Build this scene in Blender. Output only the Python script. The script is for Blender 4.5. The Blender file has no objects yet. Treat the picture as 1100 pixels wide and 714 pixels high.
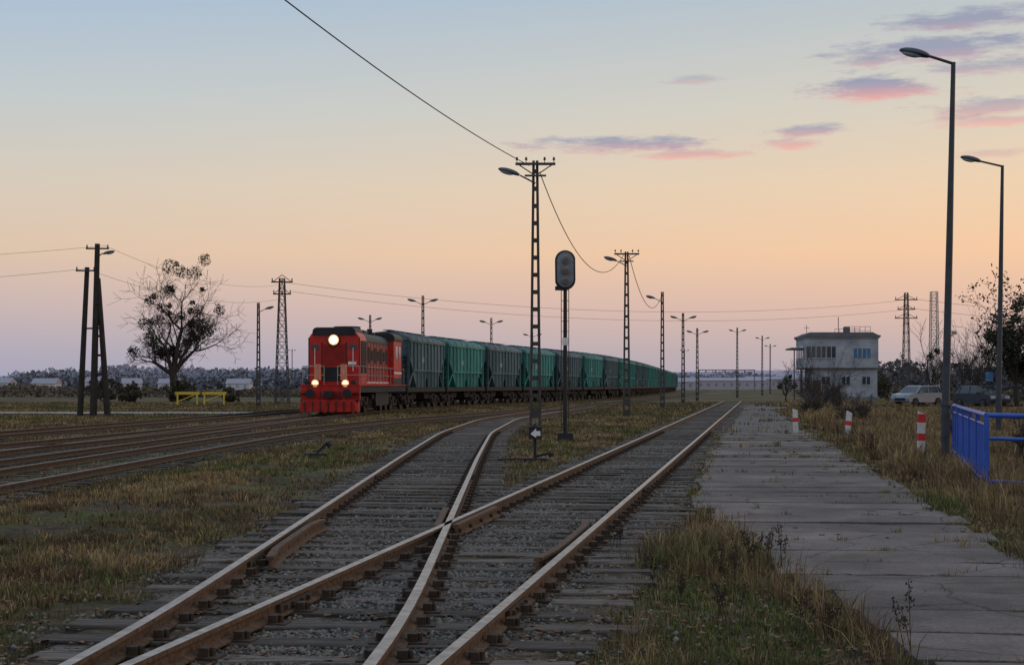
import bpy, math, random
import numpy as np
from mathutils import Vector, Matrix
random.seed(3); rng = np.random.default_rng(7)
scene = bpy.context.scene
def L(c): c=c/255.0; return c/12.92 if c<=0.04045 else ((c+0.055)/1.055)**2.4
def S(r,g,b): return (L(r),L(g),L(b))
# ------------------------------------------------------------ materials
def mat(name, col, rough=.8, metal=0.0, var=.3, scale=3.0, bump=.2, col2=None, sc3=None, emit=None, estr=1.0, spec=.3, island=None):
    m=bpy.data.materials.new(name); m.use_nodes=True; nt=m.node_tree; N=nt.nodes; K=nt.links
    b=N['Principled BSDF']; b.inputs['Roughness'].default_value=rough; b.inputs['Metallic'].default_value=metal
    b.inputs['Specular IOR Level'].default_value=spec
    tc=N.new('ShaderNodeTexCoord'); mp=N.new('ShaderNodeMapping'); K.new(tc.outputs['Object'],mp.inputs[0])
    if sc3: mp.inputs['Scale'].default_value=sc3
    n=N.new('ShaderNodeTexNoise'); n.inputs['Scale'].default_value=scale; n.inputs['Detail'].default_value=7; n.inputs['Roughness'].default_value=.65
    K.new(mp.outputs[0],n.inputs['Vector'])
    r=N.new('ShaderNodeValToRGB'); r.color_ramp.elements[0].position=.33; r.color_ramp.elements[1].position=.67
    c1=[x*(1-var) for x in col]; c2=[min(1,x*(1+var)) for x in col] if col2 is None else list(col2)
    r.color_ramp.elements[0].color=(*c1,1); r.color_ramp.elements[1].color=(*c2,1)
    K.new(n.outputs[0],r.inputs[0]); out=r.outputs[0]
    if island:
        g=N.new('ShaderNodeNewGeometry'); r2=N.new('ShaderNodeValToRGB'); r2.color_ramp.elements[0].color=(*island[0],1); r2.color_ramp.elements[1].color=(*island[1],1)
        K.new(g.outputs['Random Per Island'],r2.inputs[0]); x=N.new('ShaderNodeMix'); x.data_type='RGBA'; x.blend_type='MULTIPLY'; x.inputs[0].default_value=1
        K.new(out,x.inputs[6]); K.new(r2.outputs[0],x.inputs[7]); out=x.outputs[2]
    K.new(out,b.inputs['Base Color'])
    if bump:
        n2=N.new('ShaderNodeTexNoise'); n2.inputs['Scale'].default_value=scale*6; n2.inputs['Detail'].default_value=5
        K.new(mp.outputs[0],n2.inputs['Vector'])
        bp=N.new('ShaderNodeBump'); bp.inputs['Strength'].default_value=bump; bp.inputs['Distance'].default_value=.02
        K.new(n2.outputs[0],bp.inputs['Height']); K.new(bp.outputs[0],b.inputs['Normal'])
    if emit:
        b.inputs['Emission Color'].default_value=(*emit,1); b.inputs['Emission Strength'].default_value=estr
    return m
def attr_mat(name, rough=.8, trans=0):
    m=bpy.data.materials.new(name); m.use_nodes=True; nt=m.node_tree; b=nt.nodes['Principled BSDF']
    a=nt.nodes.new('ShaderNodeAttribute'); a.attribute_name='Col'
    nt.links.new(a.outputs['Color'],b.inputs['Base Color']); b.inputs['Roughness'].default_value=rough
    b.inputs['Specular IOR Level'].default_value=.15
    return m
# ------------------------------------------------------------ mesh builder
class MB:
    def __init__(s): s.v=[]; s.f=[]; s.m=[]
    def add(s,vs,fs,m=0):
        o=len(s.v); s.v.extend([tuple(x) for x in vs]); s.f.extend([tuple(i+o for i in f) for f in fs]); s.m.extend([m]*len(fs))
    def box(s,c,size,m=0,R=None,taper=1.0):
        hx,hy,hz=size[0]/2,size[1]/2,size[2]/2
        vs=[]
        for z in (-1,1):
            t=taper if z>0 else 1
            for x,y in ((-1,-1),(1,-1),(1,1),(-1,1)):
                p=Vector((x*hx*t,y*hy*t,z*hz))
                if R is not None: p=R@p
                vs.append(p+Vector(c))
        s.add(vs,[(3,2,1,0),(4,5,6,7),(0,1,5,4),(1,2,6,5),(2,3,7,6),(3,0,4,7)],m)
    def tube(s,p0,p1,r0,r1=None,n=6,m=0,cap=True):
        if r1 is None: r1=r0
        p0=Vector(p0);p1=Vector(p1); d=(p1-p0)
        if d.length<1e-6: return
        d.normalize(); a=Vector((0,0,1)) if abs(d.z)<.9 else Vector((1,0,0))
        u=d.cross(a).normalized(); w=d.cross(u)
        vs=[]
        for p,r in ((p0,r0),(p1,r1)):
            for i in range(n):
                t=2*math.pi*i/n; vs.append(p+u*(math.cos(t)*r)+w*(math.sin(t)*r))
        fs=[(i,(i+1)%n,n+(i+1)%n,n+i) for i in range(n)]
        if cap: fs+= [tuple(range(n-1,-1,-1)),tuple(range(n,2*n))]
        s.add(vs,fs,m)
    def prismX(s,poly,x0,x1,m=0):
        n=len(poly); vs=[(x0,a,b) for a,b in poly]+[(x1,a,b) for a,b in poly]
        s.add(vs,[(i,(i+1)%n,n+(i+1)%n,n+i) for i in range(n)]+[tuple(range(n-1,-1,-1)),tuple(range(n,2*n))],m)
    def prismY(s,poly,y0,y1,m=0):
        n=len(poly); vs=[(a,y0,b) for a,b in poly]+[(a,y1,b) for a,b in poly]
        s.add(vs,[(i,(i+1)%n,n+(i+1)%n,n+i) for i in range(n)]+[tuple(range(n-1,-1,-1)),tuple(range(n,2*n))],m)
    def ell(s,c,r,m=0,n=10,k=6,R=None,zmin=-1.0):
        vs=[];fs=[]
        for j in range(k+1):
            ph=-math.pi/2+math.pi*j/k
            for i in range(n):
                t=2*math.pi*i/n
                p=Vector((math.cos(ph)*math.cos(t)*r[0],math.cos(ph)*math.sin(t)*r[1],max(math.sin(ph),zmin)*r[2]))
                if R is not None: p=R@p
                vs.append(p+Vector(c))
        for j in range(k):
            for i in range(n): fs.append((j*n+i,j*n+(i+1)%n,(j+1)*n+(i+1)%n,(j+1)*n+i))
        s.add(vs,fs,m)
    def mesh(s,name,mats,smooth=False):
        me=bpy.data.meshes.new(name); me.from_pydata(s.v,[],s.f)
        for m in mats: me.materials.append(m)
        me.polygons.foreach_set('material_index',s.m)
        if smooth: me.polygons.foreach_set('use_smooth',[True]*len(s.f))
        me.update(); return me
    def obj(s,name,mats,loc=(0,0,0),rz=0,parent=None,smooth=False,bevel=0):
        return mkobj(name,s.mesh(name,mats,smooth),loc,rz,parent,bevel)
def mkobj(name,me,loc=(0,0,0),rz=0,parent=None,bevel=0):
    o=bpy.data.objects.new(name,me); scene.collection.objects.link(o); o.location=loc; o.rotation_euler=(0,0,rz)
    if parent is not None: o.parent=parent
    if bevel:
        b=o.modifiers.new('bevel','BEVEL'); b.width=bevel; b.segments=2; b.limit_method='ANGLE'
    return o
def empty(name,loc=(0,0,0),rz=0):
    o=bpy.data.objects.new(name,None); scene.collection.objects.link(o); o.location=loc; o.rotation_euler=(0,0,rz); o.empty_display_size=.3; return o
def npmesh(name,V,F,mats,col=None,smooth=False):
    me=bpy.data.meshes.new(name); k=F.shape[1]
    me.vertices.add(len(V)); me.vertices.foreach_set('co',V.astype(np.float32).ravel())
    me.loops.add(F.size); me.loops.foreach_set('vertex_index',F.astype(np.int32).ravel())
    me.polygons.add(len(F)); me.polygons.foreach_set('loop_start',np.arange(0,F.size,k,dtype=np.int32))
    if smooth: me.polygons.foreach_set('use_smooth',np.ones(len(F),dtype=bool))
    for m in mats: me.materials.append(m)
    me.update(calc_edges=True)
    if col is not None:
        a=me.color_attributes.new('Col','FLOAT_COLOR','POINT'); c=np.ones((len(V),4),dtype=np.float32); c[:,:3]=col
        a.data.foreach_set('color',c.ravel())
    return me
_g=rng.random((256,256))
def vn(x,y):
    xi=np.floor(x).astype(int); yi=np.floor(y).astype(int); fx=x-xi; fy=y-yi
    fx=fx*fx*(3-2*fx); fy=fy*fy*(3-2*fy)
    g=lambda a,b:_g[a%256,b%256]
    return (g(xi,yi)*(1-fx)+g(xi+1,yi)*fx)*(1-fy)+(g(xi,yi+1)*(1-fx)+g(xi+1,yi+1)*fx)*fy
def fbm(x,y): return .5*vn(x,y)+.27*vn(x*2.1+7,y*2.1+3)+.15*vn(x*4.3+1,y*4.3+9)+.08*vn(x*9,y*9)
def sstep(a,b,x): t=np.clip((x-a)/(b-a),0,1); return t*t*(3-2*t)
# ------------------------------------------------------------ track paths  X(Z)
class Path:
    def __init__(s,pts,win=8.0,straight=False):
        z=np.array([p[0] for p in pts],float); x=np.array([p[1] for p in pts],float)
        s.z0,s.z1=z[0],z[-1]; step=.5; g=np.arange(z[0]-win,z[-1]+win+step,step)
        xx=np.interp(g,z,x)
        lo=g<z[0]; xx[lo]=x[0]+(g[lo]-z[0])*(x[1]-x[0])/(z[1]-z[0])
        hi=g>z[-1]; xx[hi]=x[-1]+(g[hi]-z[-1])*(x[-1]-x[-2])/(z[-1]-z[-2])
        if not straight:
            k=int(win/step); ker=np.ones(k)/k
            for _ in range(2):
                pad=np.concatenate([xx[0]+(xx[1]-xx[0])*np.arange(-k,0),xx,xx[-1]+(xx[-1]-xx[-2])*np.arange(1,k+1)])
                xx=np.convolve(pad,ker,'same')[k:-k]
        s.g=g; s.x=xx
    def X(s,z): return np.interp(z,s.g,s.x)
    def T(s,z): return (s.X(z+.5)-s.X(z-.5))
PB=Path([(-10,-4.17),(200,30.7)],straight=True)
PA=Path([(-10,-4.17),(4.6,-1.72),(6.5,-1.5),(8,-1.46),(30,-1.5),(46,-1.45),(65,-.6),(80,1.4),(95,3.6),(108,5.6)],win=5)
PT=Path([(10,-15.5),(20,-14),(35,-12.2),(50,-10.9),(70,-9.6),(76,-9.3),(93,-8.2),(105,-6.0),(117,-3.3),(129,-.2),(141,3.2),(153,6.3),(165,9.2),(177,11.6),(220,18.5),(300,29.5),(400,43),(600,70)],win=14)
PC=Path([(8,-8.7),(23.8,-8.2),(45,-7.5),(58,-5.8),(71,-3.1),(90,1.2),(110,5.8),(150,13),(200,21.5),(300,37),(500,66)],win=12)
PD=Path([(10,-22),(35,-17),(46,-15.7),(70,-14),(93,-12.8),(117,-8),(141,-1.6),(177,6.8),(220,13.7),(300,24.7),(600,65)],win=14)
PE=Path([(10,-11.8),(28,-10.9),(45,-10.2),(60,-9.95),(70,-9.6)],win=8)
PATHS=[PA,PB,PT,PC,PD,PE]
rust=mat('rail_rust',(.085,.048,.029),.85,.0,.5,22,.4,col2=(.155,.088,.052))
railt=mat('rail_running_surface',(.17,.13,.105),.36,.65,.35,9,.05,col2=(.38,.32,.275))
rustd=mat('old_rail_rust',(.06,.038,.026),.85,.0,.4,12,.3,col2=(.11,.07,.045)); railtd=mat('old_rail_running_surface',(.11,.08,.062),.5,.4,.3,9,.05,col2=(.21,.165,.135))
wood=mat('sleeper_wood',(.072,.056,.047),.88,0,.5,1.4,1.0,col2=(.225,.19,.165),sc3=(1.5,16,16),island=((.42,.40,.38),(1.15,1.1,1.07)))
woodl=mat('sleeper_wood_old',(.06,.048,.04),.9,0,.4,1.2,.6,col2=(.12,.10,.085),sc3=(1.5,10,10),island=((.5,.5,.5),(1.1,1.1,1.1)))
iron=mat('fastening_iron',(.055,.036,.025),.85,.1,.45,20,.3)
RZ0=.042; RTOP=.162
prof=[(-.065,0),(.065,0),(.065,.012),(.012,.03),(.012,.082),(.035,.09),(.035,.12),(-.035,.12),(-.035,.09),(-.012,.082),(-.012,.03),(-.065,.012)]
def rail_mesh(path,off,z0,z1,step,mb,endtaper=0,top=1):
    n=max(2,int((z1-z0)/step)+1); zz=np.linspace(z0,z1,n); P=len(prof)
    vs=[]
    for i,z in enumerate(zz):
        t=path.T(z); L_=math.hypot(t,1); nx,ny=1/L_,-t/L_
        o=off
        if endtaper:
            e=min(i,n-1-i)/(n-1)
            if e<.2: o=off-endtaper*(1-e/.2)
        x=path.X(z)
        for a,b in prof: vs.append((x+nx*(o+a),z+ny*(o+a),RZ0+b-(0 if top else .006)))
    o0=len(mb.v); mb.v.extend(vs)
    for i in range(n-1):
        for k in range(P):
            a=o0+i*P+k; b=o0+i*P+(k+1)%P
            mb.f.append((a,b,b+P,a+P)); mb.m.append(top if k==6 else 0)
    mb.f.append(tuple(o0+k for k in range(P))); mb.m.append(0)
    mb.f.append(tuple(o0+(n-1)*P+k for k in range(P)));mb.m.append(0)
G=.795
def rails(name,path,z0,z1,parent,step=1.0,extra=None,mats=None):
    mb=MB()
    for sg in (-1,1): rail_mesh(path,sg*G,z0,z1,step,mb)
    if extra: extra(mb)
    return mb.obj(name,mats or [rust,railt],parent=parent)
def sleeper(mb,cx,cz,ang,length,w=.25,top=.042,dip=.011):
    R=Matrix.Rotation(-ang+random.uniform(-.03,.03),3,'Z')
    if random.random()<.25: R=R@Matrix.Rotation(random.uniform(-.006,.006),3,'Y')
    mb.box((cx,cz,top-.06-abs(random.gauss(0,dip*.6))+.001),(length*random.uniform(.95,1.04),w*random.uniform(.75,1.12),.12),0,R)
def chair(mb,x,y,ang):
    R=Matrix.Rotation(-ang,3,'Z')
    def P(a,b,z): v=R@Vector((a,b,0)); return (x+v.x,y+v.y,z)
    mb.box(P(0,0,.044),(.36,.17,.016),0,R)
    for sg in (-1,1):
        mb.box(P(sg*.085,0,.075),(.06,.10,.055),0,R)
        mb.tube(P(sg*.13,.0,.05),P(sg*.13,.0,.10),.018,.014,6)
tp=empty('railway_turnout')
def extraB(mb):
    rail_mesh(PB,G-.125,12.8,16.4,.3,mb,endtaper=.06,top=0)
    rail_mesh(PB,-G+.11,15.6,18.0,.4,mb,top=0)
def extraA(mb):
    rail_mesh(PA,-G+.125,12.8,16.4,.3,mb,endtaper=-.06,top=0)
    rail_mesh(PA,G-.11,15.6,18.0,.4,mb,top=0)
rails('rails_straight_route',PB,-9,140,tp,1.0,extraB)
rails('rails_diverging_route',PA,5,106,tp,.7,extraA)
sl=MB(); ch=MB()
z=-4.0
while z<27:
    xb=float(PB.X(z)); xa=float(PA.X(z)) if z>5 else xb
    ang=math.atan(.166)*.5 if z<18 else math.atan(.12)
    xl=xa-1.36+random.uniform(-.2,.12); xr=xb+1.5+random.uniform(-.25,.2)
    cz=z; cx=(xl+xr)/2
    if xr-xl<5.6: sleeper(sl,cx,cz,ang,(xr-xl)/math.cos(ang))
    else: sleeper(sl,xa,cz,ang,2.75); sleeper(sl,xb,cz,ang,2.75)
    for pth,sg in ((PA,-1),(PA,1),(PB,-1),(PB,1)):
        if pth is PA and z<5.5: continue
        xx=float(pth.X(z))+sg*G
        yy=cz-(xx-cx)*math.tan(ang)
        xx=float(pth.X(yy))+sg*G
        chair(ch,xx,yy,math.atan(float(pth.T(yy))))
    z+=.6*random.uniform(.93,1.07)
for pth,z1 in ((PA,75),(PB,110)):
    z=27.3
    while z<z1:
        a=math.atan(float(pth.T(z))); sleeper(sl,float(pth.X(z)),z,a,2.7)
        if z<50:
            for sg in(-1,1): chair(ch,float(pth.X(z))+sg*G*math.cos(a),z-sg*G*math.sin(a),a)
        z+=.6
sl.obj('sleepers',[wood],parent=tp,bevel=.014); ch.obj('rail_fastenings',[iron],parent=tp)
fp=MB()
for pth,zz in ((PA,13.0),(PB,10.4),(PB,22.0),(PA,25.0)):
    for sg in (-1,1):
        x=float(pth.X(zz)); a=math.atan(float(pth.T(zz))); R=Matrix.Rotation(-a,3,'Z')
        for q in (-1,1):
            v=R@Vector((sg*G+q*.03,0,0)); fp.box((x+v.x,zz+v.y,.097),(.03,.7,.055),0,R)
            for b in (-.25,-.1,.1,.25):
                v=R@Vector((sg*G+q*.055,b,0)); fp.box((x+v.x,zz+v.y,.097),(.03,.03,.03),0,R)
fp.obj('fishplates',[iron],parent=tp)
for nm,pth,z0,z1,zs in (('railway_track',PT,11,560,90),('railway_track',PC,9,480,80),('railway_track',PD,11,560,75),('railway_track',PE,11,69,69)):
    e=empty(nm); rails('rails',pth,z0,z1,e,2.0,mats=[rustd,railtd])
    sl=MB(); z=z0
    while z<zs:
        sleeper(sl,float(pth.X(z)),z,math.atan(float(pth.T(z))),2.7,top=.036); z+=.62
    sl.obj('sleepers',[woodl],parent=e)
# ------------------------------------------------------------ ballast beds
def ballast_mat(name,lo,hi,soil,p0,p1):
    m=bpy.data.materials.new(name); m.use_nodes=True; N=m.node_tree.nodes; K=m.node_tree.links; b=N['Principled BSDF']
    b.inputs['Roughness'].default_value=.92; b.inputs['Specular IOR Level'].default_value=.15
    tc=N.new('ShaderNodeTexCoord')
    v=N.new('ShaderNodeTexVoronoi'); v.inputs['Scale'].default_value=24; K.new(tc.outputs['Object'],v.inputs['Vector'])
    r=N.new('ShaderNodeValToRGB'); e=r.color_ramp.elements; e[0].color=(*lo,1); e[1].color=(*hi,1)
    sp=N.new('ShaderNodeSeparateColor'); K.new(v.outputs['Color'],sp.inputs[0]); K.new(sp.outputs[0],r.inputs[0])
    n=N.new('ShaderNodeTexNoise'); n.inputs['Scale'].default_value=.9; n.inputs['Detail'].default_value=9; n.inputs['Roughness'].default_value=.65; K.new(tc.outputs['Object'],n.inputs['Vector'])
    n3=N.new('ShaderNodeTexNoise'); n3.inputs['Scale'].default_value=5; n3.inputs['Detail'].default_value=6; K.new(tc.outputs['Object'],n3.inputs['Vector'])
    so=N.new('ShaderNodeValToRGB'); so.color_ramp.elements[0].position=.38; so.color_ramp.elements[1].position=.62
    so.color_ramp.elements[0].color=(soil[0]*.7,soil[1]*.66,soil[2]*.7,1); so.color_ramp.elements[1].color=(soil[0]*1.35,soil[1]*1.4,soil[2]*1.1,1); K.new(n3.outputs[0],so.inputs[0])
    mx=N.new('ShaderNodeMix'); mx.data_type='RGBA'
    rr=N.new('ShaderNodeValToRGB'); rr.color_ramp.elements[0].position=p0; rr.color_ramp.elements[1].position=p1
    K.new(n.outputs[0],rr.inputs[0]); K.new(rr.outputs[0],mx.inputs[0]); K.new(r.outputs[0],mx.inputs[6]); K.new(so.outputs[0],mx.inputs[7])
    K.new(mx.outputs[2],b.inputs['Base Color'])
    bp=N.new('ShaderNodeBump'); bp.inputs['Strength'].default_value=.9; bp.inputs['Distance'].default_value=.03; K.new(v.outputs['Distance'],bp.inputs['Height']); bp.invert=True; K.new(bp.outputs[0],b.inputs['Normal'])
    return m
balm=ballast_mat('ballast',(.04,.033,.026),(.18,.153,.128),(.07,.052,.035),.44,.58)
bald=ballast_mat('weedy_ballast',(.055,.045,.035),(.14,.12,.095),(.082,.072,.04),.34,.48)
def strip(name,zs,xl,xr,z,m,nx=8,noise=.0,edge=.0):
    zs=np.asarray(zs); n=len(zs); V=[]
    for j in range(nx+1):
        t=j/nx; x=xl*(1-t)+xr*t
        if j in (0,nx) and edge: x=x+(fbm(zs*1.1+j*31,zs*0+j)-.5)*edge*2
        h=z+(vn(x*3,zs*3)-.5)*noise
        if j in (0,nx): h=h*0-.03
        V.append(np.stack([x,zs,h+0*zs],1))
    V=np.stack(V,1).reshape(-1,3)
    i=np.arange(n-1)[:,None]; j=np.arange(nx)[None,:]
    a=(i*(nx+1)+j).ravel(); F=np.stack([a,a+1,a+nx+2,a+nx+1],1)
    return mkobj(name,npmesh(name,V,F,[m],smooth=True))
def bed(path,z0,z1,zz,w,m,step=1.0,nx=8,noise=.012):
    zs=np.arange(z0,z1,step); x=path.X(zs); return strip('ballast_bed',zs,x-w,x+w,zz,m,nx,noise,.5)
bed(PA,4,100,.011,1.5,balm,.25,16,.030); bed(PB,-8,139,.015,1.65,balm,.25,16,.030); bed(PT,11,550,.018,1.6,bald); bed(PC,9,480,.022,1.35,bald); bed(PD,11,550,.026,1.4,bald); bed(PE,11,69,.005,1.35,bald)
# ------------------------------------------------------------ ground
def ground_mat():
    m=bpy.data.materials.new('ground_earth_grass'); m.use_nodes=True; N=m.node_tree.nodes; K=m.node_tree.links; b=N['Principled BSDF']
    b.inputs['Roughness'].default_value=.95; b.inputs['Specular IOR Level'].default_value=.1
    tc=N.new('ShaderNodeTexCoord')
    def noise(s,d=8,r=.6):
        n=N.new('ShaderNodeTexNoise'); n.inputs['Scale'].default_value=s; n.inputs['Detail'].default_value=d; n.inputs['Roughness'].default_value=r; K.new(tc.outputs['Object'],n.inputs['Vector']); return n
    def ramp(n,a,b_):
        r=N.new('ShaderNodeValToRGB'); r.color_ramp.elements[0].position=a; r.color_ramp.elements[1].position=b_; K.new(n.outputs[0],r.inputs[0]); return r
    def mix(f,a,c):
        x=N.new('ShaderNodeMix'); x.data_type='RGBA'; K.new(f.outputs[0],x.inputs[0])
        for s,i in ((a,6),(c,7)):
            if isinstance(s,tuple): x.inputs[i].default_value=(*s,1)
            else: K.new(s.outputs[2],x.inputs[i])
        return x
    a=mix(ramp(noise(6),.35,.65),(.042,.031,.022),(.11,.083,.055))
    c=mix(ramp(noise(9),.35,.65),(.052,.058,.02),(.12,.12,.044))
    d=mix(ramp(noise(.35),.48,.6),a,c)
    e=mix(ramp(noise(.12,10,.7),.48,.6),d,(.17,.13,.075))
    K.new(e.outputs[2],b.inputs['Base Color'])
    bp=N.new('ShaderNodeBump'); bp.inputs['Strength'].default_value=.9; bp.inputs['Distance'].default_value=.06; K.new(noise(14,8,.7).outputs[0],bp.inputs['Height']); K.new(bp.outputs[0],b.inputs['Normal'])
    return m
def dist_tracks(X,Z):
    d=np.full(X.shape,1e3)
    for p in PATHS:
        dd=np.abs(X-p.X(Z)); dd=np.where((Z<p.z0-1)|(Z>p.z1+1),1e3,dd); d=np.minimum(d,dd)
    return d
def roadL(Z): return np.maximum(-.6+.15*Z,2.25+.02*(Z-8))
def roadR(Z): return 2.6+.15*Z
def dist_road(X,Z):
    return np.maximum(np.maximum(roadL(Z)-X,X-roadR(Z)),0)
gx=np.concatenate([-np.geomspace(4000,45,26),np.arange(-42,42.1,.45),np.geomspace(45,4000,26)])
gz=np.concatenate([np.array([-400,-100,-40,-20,-10,-4,0,3]),np.arange(5,75,.45),np.geomspace(76,7000,60)])
XX,ZZ=np.meshgrid(gx,gz)
def gheight(X,Z,am=None):
    if am is None: am=sstep(1.9,3.2,dist_tracks(X,Z))*sstep(.3,1.5,dist_road(X,Z))*(1-sstep(55,70,Z))*(1-sstep(38,42,np.abs(X)))
    h=(fbm(X*.5+20,Z*.5)-.5)*.24+(vn(X*1.9,Z*1.9)-.5)*.06
    dit=-1.1*np.exp(-((X-roadR(Z)-5.0)/1.8)**2)*np.exp(-((Z-26)/9.0)**2)
    return (h+dit)*am-.012
amp=sstep(1.9,3.2,dist_tracks(XX,ZZ))*sstep(.3,1.5,dist_road(XX,ZZ))*(1-sstep(55,70,ZZ))*(1-sstep(38,42,np.abs(XX)))*sstep(2,6,ZZ)
HH=gheight(XX,ZZ,amp); HH=np.where(ZZ>70,-.012,HH)
V=np.stack([XX.ravel(),ZZ.ravel(),HH.ravel()],1); nx=len(gx)
i=np.arange(len(gz)-1)[:,None]; j=np.arange(nx-1)[None,:]; a=(i*nx+j).ravel()
mkobj('ground',npmesh('ground',V,np.stack([a,a+1,a+nx+1,a+nx],1),[ground_mat()],smooth=True))
# ------------------------------------------------------------ roads
def concrete_mat():
    m=bpy.data.materials.new('road_concrete'); m.use_nodes=True; N=m.node_tree.nodes; K=m.node_tree.links; b=N['Principled BSDF']
    b.inputs['Roughness'].default_value=.78; b.inputs['Specular IOR Level'].default_value=.22
    tc=N.new('ShaderNodeTexCoord'); geo=N.new('ShaderNodeNewGeometry')
    def noise(s,d=8,r=.6,vec=None):
        n=N.new('ShaderNodeTexNoise'); n.inputs['Scale'].default_value=s; n.inputs['Detail'].default_value=d; n.inputs['Roughness'].default_value=r; K.new(vec or tc.outputs['Object'],n.inputs['Vector']); return n
    def ramp(src,a,b_,c0=(0,0,0),c1=(1,1,1)):
        r=N.new('ShaderNodeValToRGB'); r.color_ramp.elements[0].position=a; r.color_ramp.elements[1].position=b_; r.color_ramp.elements[0].color=(*c0,1); r.color_ramp.elements[1].color=(*c1,1); K.new(src,r.inputs[0]); return r.outputs[0]
    def mix(f,a,c,mode='MIX'):
        x=N.new('ShaderNodeMix'); x.data_type='RGBA'; x.blend_type=mode
        if isinstance(f,float): x.inputs[0].default_value=f
        else: K.new(f,x.inputs[0])
        for s,i in ((a,6),(c,7)):
            if isinstance(s,tuple): x.inputs[i].default_value=(*s,1)
            else: K.new(s,x.inputs[i])
        return x.outputs[2]
    base=ramp(noise(1.1,10,.7).outputs[0],.32,.68,(.105,.084,.078),(.225,.185,.172))
    slabv=ramp(geo.outputs['Random Per Island'],0,1,(.66,.66,.66),(1.12,1.1,1.08))
    base=mix(1.0,base,slabv,'MULTIPLY')
    base=mix(1.0,base,ramp(noise(.35,5).outputs[0],.38,.6,(.62,.62,.62),(1.08,1.06,1.04)),'MULTIPLY')
    base=mix(1.0,base,ramp(noise(40,4).outputs[0],.3,.7,(.65,.65,.65),(1.25,1.25,1.25)),'MULTIPLY')
    wv=mix(.25,tc.outputs['Object'],noise(1.5,4).outputs['Color'])
    vo=N.new('ShaderNodeTexVoronoi'); vo.feature='DISTANCE_TO_EDGE'; vo.inputs['Scale'].default_value=.75; K.new(wv,vo.inputs['Vector'])
    base=mix(1.0,base,ramp(vo.outputs[0],.0,.012,(.3,.28,.25),(1,1,1)),'MULTIPLY')
    base=mix(ramp(noise(.9,9,.75).outputs[0],.55,.66),base,(.078,.068,.045))
    K.new(base,b.inputs['Base Color'])
    bp=N.new('ShaderNodeBump'); bp.inputs['Strength'].default_value=.6; bp.inputs['Distance'].default_value=.015; K.new(noise(22,8,.7).outputs[0],bp.inputs['Height']); K.new(bp.outputs[0],b.inputs['Normal'])
    return m
conc=concrete_mat()
asph=mat('old_asphalt',(.075,.066,.062),.9,0,.3,.9,.5,col2=(.15,.13,.12))
mb=MB(); z=1.5; joints=[]
while z<50:
    ln=random.choice([.95,1.0,1.0,1.05]); gap=random.uniform(.025,.06)
    a,b=z+gap/2,z+ln-gap/2
    top=.026+random.uniform(-.009,.012); sk=.09; joints.append(z)
    ys=lambda x,y:y-(x-float(roadL(np.array(y))))*sk
    nseg=9; low=[];up=[]
    la,ra=float(roadL(np.array(a)))+random.uniform(-.12,.10),float(roadR(np.array(a)))+random.uniform(-.10,.12)
    lb,rb=la+ln*.1+random.uniform(-.04,.04),ra+ln*.15+random.uniform(-.04,.04)
    for k in range(nseg+1):
        t=k/nseg; chip=random.random()<.15
        low.append((la+(ra-la)*t,ys(la+(ra-la)*t,a)+random.uniform(0,.012)+(random.uniform(.02,.09) if chip else 0)))
    for k in range(nseg+1):
        t=k/nseg; chip=random.random()<.15
        up.append((lb+(rb-lb)*t,ys(lb+(rb-lb)*t,b)-random.uniform(0,.012)-(random.uniform(.02,.09) if chip else 0)))
    n=nseg+1; tl=random.uniform(-.008,.008); vs=[]
    for k,(x,y) in enumerate(low): vs.append((x,y,top+tl*(k/nseg-.5)))
    for k,(x,y) in enumerate(up): vs.append((x,y,top+tl*(k/nseg-.5)+.002))
    vs+= [(x,y,-.05) for x,y,_ in vs]
    fs=[(k,k+1,n+k+1,n+k) for k in range(nseg)]
    ring=list(range(n))+list(range(2*n-1,n-1,-1)); R_=len(ring)
    for q in range(R_): c0,c1=ring[q],ring[(q+1)%R_]; fs.append((c0,c0+2*n,c1+2*n,c1))
    mb.add(vs,fs); z+=ln
mb.obj('concrete_slab_road',[conc],bevel=.006)
zs=np.arange(49,118,1.0)
strip('asphalt_road',zs,roadL(zs)+.0,roadR(zs)+sstep(60,100,zs)*1.5,.014,asph,8,.01,.5)
zs=np.arange(102,112.1,2.0); strip('side_road',zs,zs*0+17,zs*0+75,.02,asph,8,.0,0)
zs=np.arange(85,90,.5); strip('level_crossing_road',zs,zs*0-75,zs*0-11.5,.036,mat('crossing_concrete',(.24,.23,.22),.6,0,.3,.5,.2),20,.0,0)
zs=np.arange(16,60,1.0); strip('dirt_path',zs,roadR(zs)+.5+.02*zs,roadR(zs)+1.3+.03*zs,.012,mat('path_dirt',(.085,.072,.064),.95,0,.3,2,.5,col2=(.15,.13,.115)),6,.01,.25)
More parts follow.
